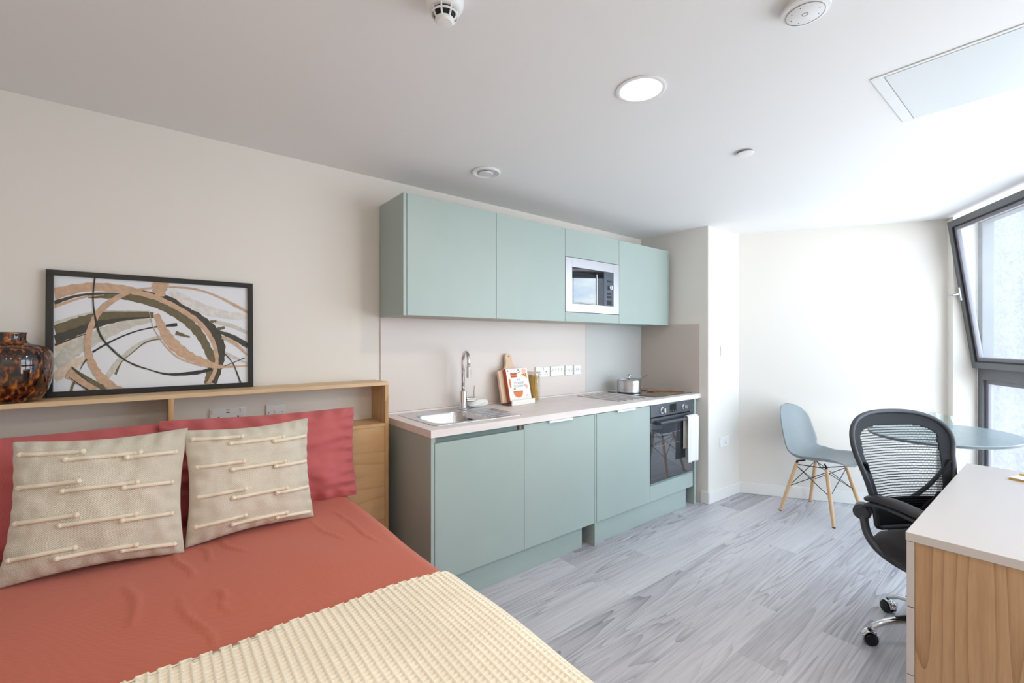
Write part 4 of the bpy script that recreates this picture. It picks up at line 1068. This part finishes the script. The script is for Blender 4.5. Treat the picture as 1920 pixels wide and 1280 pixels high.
# ================================================================ GREY SHELL CHAIR
cc = (4.10, 1.245); cr = radians(170)
r = thing('shell_chair', (*cc, 0), 'grey moulded shell chair with wooden dowel legs by the end wall', 'chair', rz=cr)
cl = smoothline([(.0, .235, .432), (.0, .19, .447), (.0, .08, .437), (.0, -.04, .420), (.0, -.13, .425), (.0, -.19, .470), (.0, -.222, .560), (.0, -.245, .680), (.0, -.262, .790), (.0, -.270, .832)], 6)
NL = len(cl)-1
acc = [0.]
for k in range(NL): acc.append(acc[-1]+(cl[k+1]-cl[k]).length)
TOT = acc[-1]
def cpt(t):
    d = t*TOT
    for k in range(NL):
        if d <= acc[k+1]+1e-9:
            f = (d-acc[k])/(acc[k+1]-acc[k]); p = cl[k].lerp(cl[k+1], f); tn = (cl[k+1]-cl[k]).normalized(); return p, tn
    return cl[-1], (cl[-1]-cl[-2]).normalized()
def shell(a, t):
    u = 2*a-1
    ts = .5-.5*cos(pi*t) if False else t
    p, tn = cpt(ts)
    e0 = min(1, ts/.16); e1 = min(1, (1-ts)/.20)
    w0 = .235-.035*abs(ts-.35)/.65 - (.02 if ts > .7 else 0)*(ts-.7)/.3
    if .42 < ts < .62: w0 -= .018*sin((ts-.42)/.2*pi)
    w_ = w0*(1-(1-e0)**2.6)**(1/2.6)*(1-(1-e1)**2.4)**(1/2.4) if True else w0
    w_ = max(w_, .0)
    nrm = Vector((0, tn.z, -tn.y)) * -1.
    # nrm points to sitter side (up / forward)
    if nrm.z < 0 and ts < .4: nrm = -nrm
    if nrm.y < 0 and ts >= .4: nrm = -nrm
    lift = (.050 if ts < .30 else .050+.03*min(1, (ts-.30)/.2))*(w_/.235)**2
    lift *= abs(u)**2.6
    if ts < .18: lift -= .012*(1-ts/.18)*(1-u*u)
    return Vector((w_*u, p.y, p.z))+nrm*lift
MB().grid(shell, 40, 70).build('seat_shell', 'shell', r, local=True, smooth='all', solid=.007)
feet = {}
for sx in (-1, 1):
    for sy in (-1, 1):
        top = Vector((sx*.135, sy*.105-.0, .405)); ft = Vector((sx*.212, sy*.193, .0)); feet[(sx, sy)] = (top, ft)
        d = ft-top
        q = MB(); q.tube([top+d*.03, top+d*.5, ft+Vector((0,0,.006))], [.0125, .0145, .0115], 16); lg = q.build('leg', 'beech', r, local=True, smooth=True)
        q = MB(); q.tube([ft+Vector((0,0,.0065))-d.normalized()*.0, ft], [.011, .011], 12); q.build('glide', 'black_plastic', lg, local=True, smooth=True)
        q = MB(); q.tube([top-d*.02, top+d*.06], .0085, 12); q.tube([top-d*.01, Vector((sx*.09, sy*.07, .415))], .006, 10); q.build('leg_bracket', 'dark_metal', r, local=True, smooth=True)
        pb = top+d*.48
def lp(s, f): return s[0].lerp(s[1], f)
q = MB()
pairs = [((-1,-1), (1,-1)), ((-1,1), (1,1)), ((-1,-1), (-1,1)), ((1,-1), (1,1))]
for a, b_ in pairs:
    for f0, f1 in ((.08, .5), (.5, .08)):
        q = MB(); q.tube([lp(feet[a], f0), lp(feet[b_], f1)], .0026, 8); q.build('brace_wire', 'dark_metal', r, local=True, smooth=True)
for a, b_ in (((-1,-1), (1,1)), ((-1,1), (1,-1))):
    q = MB(); q.tube([lp(feet[a], .06), (0, 0, .36), lp(feet[b_], .06)], .0035, 8); q.build('brace_wire', 'dark_metal', r, local=True, smooth=True)

# ================================================================ OFFICE CHAIR
OC = (2.70, .325); orz = radians(238-90)
r = thing('office_chair', (*OC, 0), 'black mesh back office chair on chrome castor base at the desk', 'chair', rz=orz)
# base
for k in range(5):
    a = radians(127.6+72*k)-orz; d = Vector((cos(a), sin(a), 0))
    pts = smoothline([d*.02+Vector((0,0,.125)), d*.14+Vector((0,0,.128)), d*.24+Vector((0,0,.112)), d*.305+Vector((0,0,.078))], 6)
    q = MB(); q.tube(pts, [.024-.010*i/(len(pts)-1) for i in range(len(pts))], 16, flat=.7); lg = q.build('base_leg', 'chrome', r, local=True, smooth=True)
    q = MB(); q.tube([d*.11+Vector((0,0,.143)), d*.17+Vector((0,0,.140)), d*.215+Vector((0,0,.131))], [.010, .013, .009], 12, flat=.5); q.build('foot_pad', 'black_plastic', lg, local=True, smooth=True)
    c = d*.315; sd_ = Vector((-d.y, d.x, 0))
    q = MB()
    for s in (-1, 1):
        cen = c+sd_*(s*.014)+Vector((0,0,.0265)); q.tube([cen-sd_*.0095, cen-sd_*.007, cen+sd_*.007, cen+sd_*.0095], [.020, .0262, .0262, .020], 24)
    q.tube([c+Vector((0,0,.04)), c+Vector((0,0,.07))], .007, 10)
    cs = q.build('castor', 'gloss_black', r, local=True, smooth=True)
    q = MB()
    hp = [c+Vector((cos(t)*.030*d.x, cos(t)*.030*d.y, .028+.030*sin(t))) for t in [pi*j/10 for j in range(11)]]
    q.tube(hp, .006, 10); q.tube([p+sd_*.011 for p in hp], .005, 8); q.tube([p-sd_*.011 for p in hp], .005, 8)
    q.build('castor_hood', 'chrome' if k in (0, 4) else 'black_plastic', cs, local=True, smooth=True)
MB().lathe([(0, .09), (.045, .09), (.048, .14), (.034, .165), (.028, .17), (.028, .26), (.018, .262), (.018, .33), (0, .33)], 32).build('gas_column', 'black_plastic', r, local=True, smooth=True)
MB().box(-.085, .085, -.11, .10, .315, .352).build('tilt_mechanism', 'black_plastic', r, local=True, bevel=.008)
def sup(w_, d_, z, p=3.2, n=48, cy=0.):
    o_ = []
    for k in range(n):
        a = 2*pi*k/n; ca, sa = cos(a), sin(a); o_.append((math.copysign(abs(ca)**(2/p), ca)*w_, cy+math.copysign(abs(sa)**(2/p), sa)*d_, z))
    return o_
vs, fs = loft([sup(.16, .15, .354), sup(.205, .215, .358), sup(.222, .238, .375), sup(.224, .240, .384)], True, True)
MB().add(vs, fs).build('seat_pan', 'black_plastic', r, local=True, smooth=True)
vs, fs = loft([sup(.223, .236, .3845), sup(.236, .248, .400), sup(.236, .248, .425), sup(.222, .233, .447), sup(.200, .195, .458), sup(.10, .10, .461)], True, True)
MB().add(vs, fs).build('seat_cushion', 'black_fabric', r, local=True, smooth='all')
# back
BH0, BH1 = .475, 1.005
def hw(v):
    w_ = .178+.090*min(1, v/.72)**1.0
    if v > .72: w_ = .268*(max(0, 1-((v-.72)/.28)**2.7))**(1/2.7)
    if v < .03: w_ *= .82+.18*(v/.03)**.5
    return w_
def bpos(u, v):
    w_ = hw(v); x = w_*u
    z = BH0+(BH1-BH0)*v
    y = -.215-.085*v**1.4-.03*sin(pi*v)*0 +.050*(x/.26)**2*(1.1-.3*v) + .018*sin(pi*min(1, v*1.6))
    return Vector((x, y, z))
NV = 110; NU = 90
q = MB()
vs_ = []
vlist = [1-(1-j/NV)**1.0 for j in range(NV+1)]
# denser sampling near the top where the outline turns
vlist = [ (t*.8/.7 if t < .7 else .8+.2*(1-(1-(t-.7)/.3)**2)) for t in [j/NV for j in range(NV+1)]]
for v in vlist:
    for i in range(NU+1): vs_.append(bpos(2*i/NU-1, v))
band = []; net = []
def opening(x, v):
    """True where the see-through netting is"""
    if v > .88: return False
    if v > .30: lim = .205-.035*max(0, (.60-v))/.3
    else: return abs(x) < .155*max(0, (v-.05)/.25)**.9 and v > .05
    if v > .78: lim *= max(0, 1-((v-.78)/.10)**2.5)**.4
    return abs(x) < lim
for j in range(NV):
    for i in range(NU):
        k = j*(NU+1)+i; vm = (vlist[j]+vlist[j+1])/2; xm = (2*(i+.5)/NU-1)*hw(vm)
        (net if opening(xm, vm) else band).append((k, k+1, k+NU+2, k+NU+1))
for nm, fl, mt in (('mesh_netting', net, 'net'), ('mesh_border', band, 'net_band')):
    used = sorted({i for f in fl for i in f}); ix = {a: b_ for b_, a in enumerate(used)}
    q = MB(); q.add([vs_[i] for i in used], [tuple(ix[i] for i in f) for f in fl])
    for a, b_ in ix.items(): q.uv[b_] = (vs_[a].x+.5, vs_[a].z)
    q.build(nm, mt, r, local=True, smooth='all', solid=.003 if nm == 'mesh_border' else 0)
ol = [bpos(1, v) for v in vlist[:-1]]+[bpos(0, 1.)]+[bpos(-1, v) for v in reversed(vlist[:-1])]
ol2 = ol[::2]
q = MB(); q.tube(ol2, .011, 12, closed=True, flat=1.); q.build('back_frame', 'grey_plastic', r, local=True, smooth='all')
# lumbar support, ribbed
def lum(a, t):
    u = 2*a-1; v = .10+.15*t; b_ = bpos(u*.78, v); e = (1-u**6)*(1-(2*t-1)**4)
    return Vector((b_.x, b_.y-.010-.022*max(0, e)-.004*abs(sin(t*pi*5)), b_.z))
MB().grid(lum, 40, 50).build('lumbar_pad', 'gloss_black', r, local=True, smooth='all', solid=.006)
q = MB(); q.tube(smoothline([(0, -.08, .335), (0, -.23, .36), (0, -.29, .45), (0, -.275, .56)], 8), .020, 14, flat=.6); q.build('back_stem', 'black_plastic', r, local=True, smooth=True)
q = MB()
for s in (-1, 1): q.tube(smoothline([(0, -.285, .50), (s*.08, -.270, .57), (s*.16, -.235, .66), (s*.225, -.20, .78)], 6), [.018-.0004*i for i in range(19)], 12, flat=.5)
q.build('back_brace', 'black_plastic', r, local=True, smooth=True)
# arms
for s in (-1, 1):
    q = MB(); q.tube(smoothline([(s*.12, .03, .352), (s*.185, -.04, .362), (s*.222, -.13, .400), (s*.232, -.185, .460), (s*.222, -.215, .540)], 7), [.020]*29, 14, flat=.8); br = q.build('arm_bracket', 'grey_plastic', r, local=True, smooth=True)
    q = MB(); q.tube([(s*.198, -.240, .548), (s*.236, -.208, .548)], .036, 28); q.tube([(s*.236, -.208, .548), (s*.241, -.204, .548)], [.031, .026], 28); q.build('arm_pivot', 'grey_plastic', r, local=True, smooth=True)
    arm = MB()
    arm.tube(smoothline([(s*.220, -.222, .552), (s*.220, -.185, .590), (s*.218, -.10, .608), (s*.214, .04, .598), (s*.210, .12, .582)], 7), [.017+.006*sin(pi*i/28) for i in range(29)], 14, flat=.6)
    ar = arm.build('armrest', 'grey_plastic', r, local=True, smooth=True)
    q = MB(); pts = smoothline([(s*.221, -.190, .617), (s*.220, -.14, .631), (s*.217, -.05, .636), (s*.213, .06, .626), (s*.209, .14, .606)], 7)
    q.tube(pts, [.012+.026*sin(pi*(.08+.84*i/28))**.5 for i in range(29)], 18, flat=.50); q.build('arm_pad', 'arm_pad', ar, local=True, smooth='all')
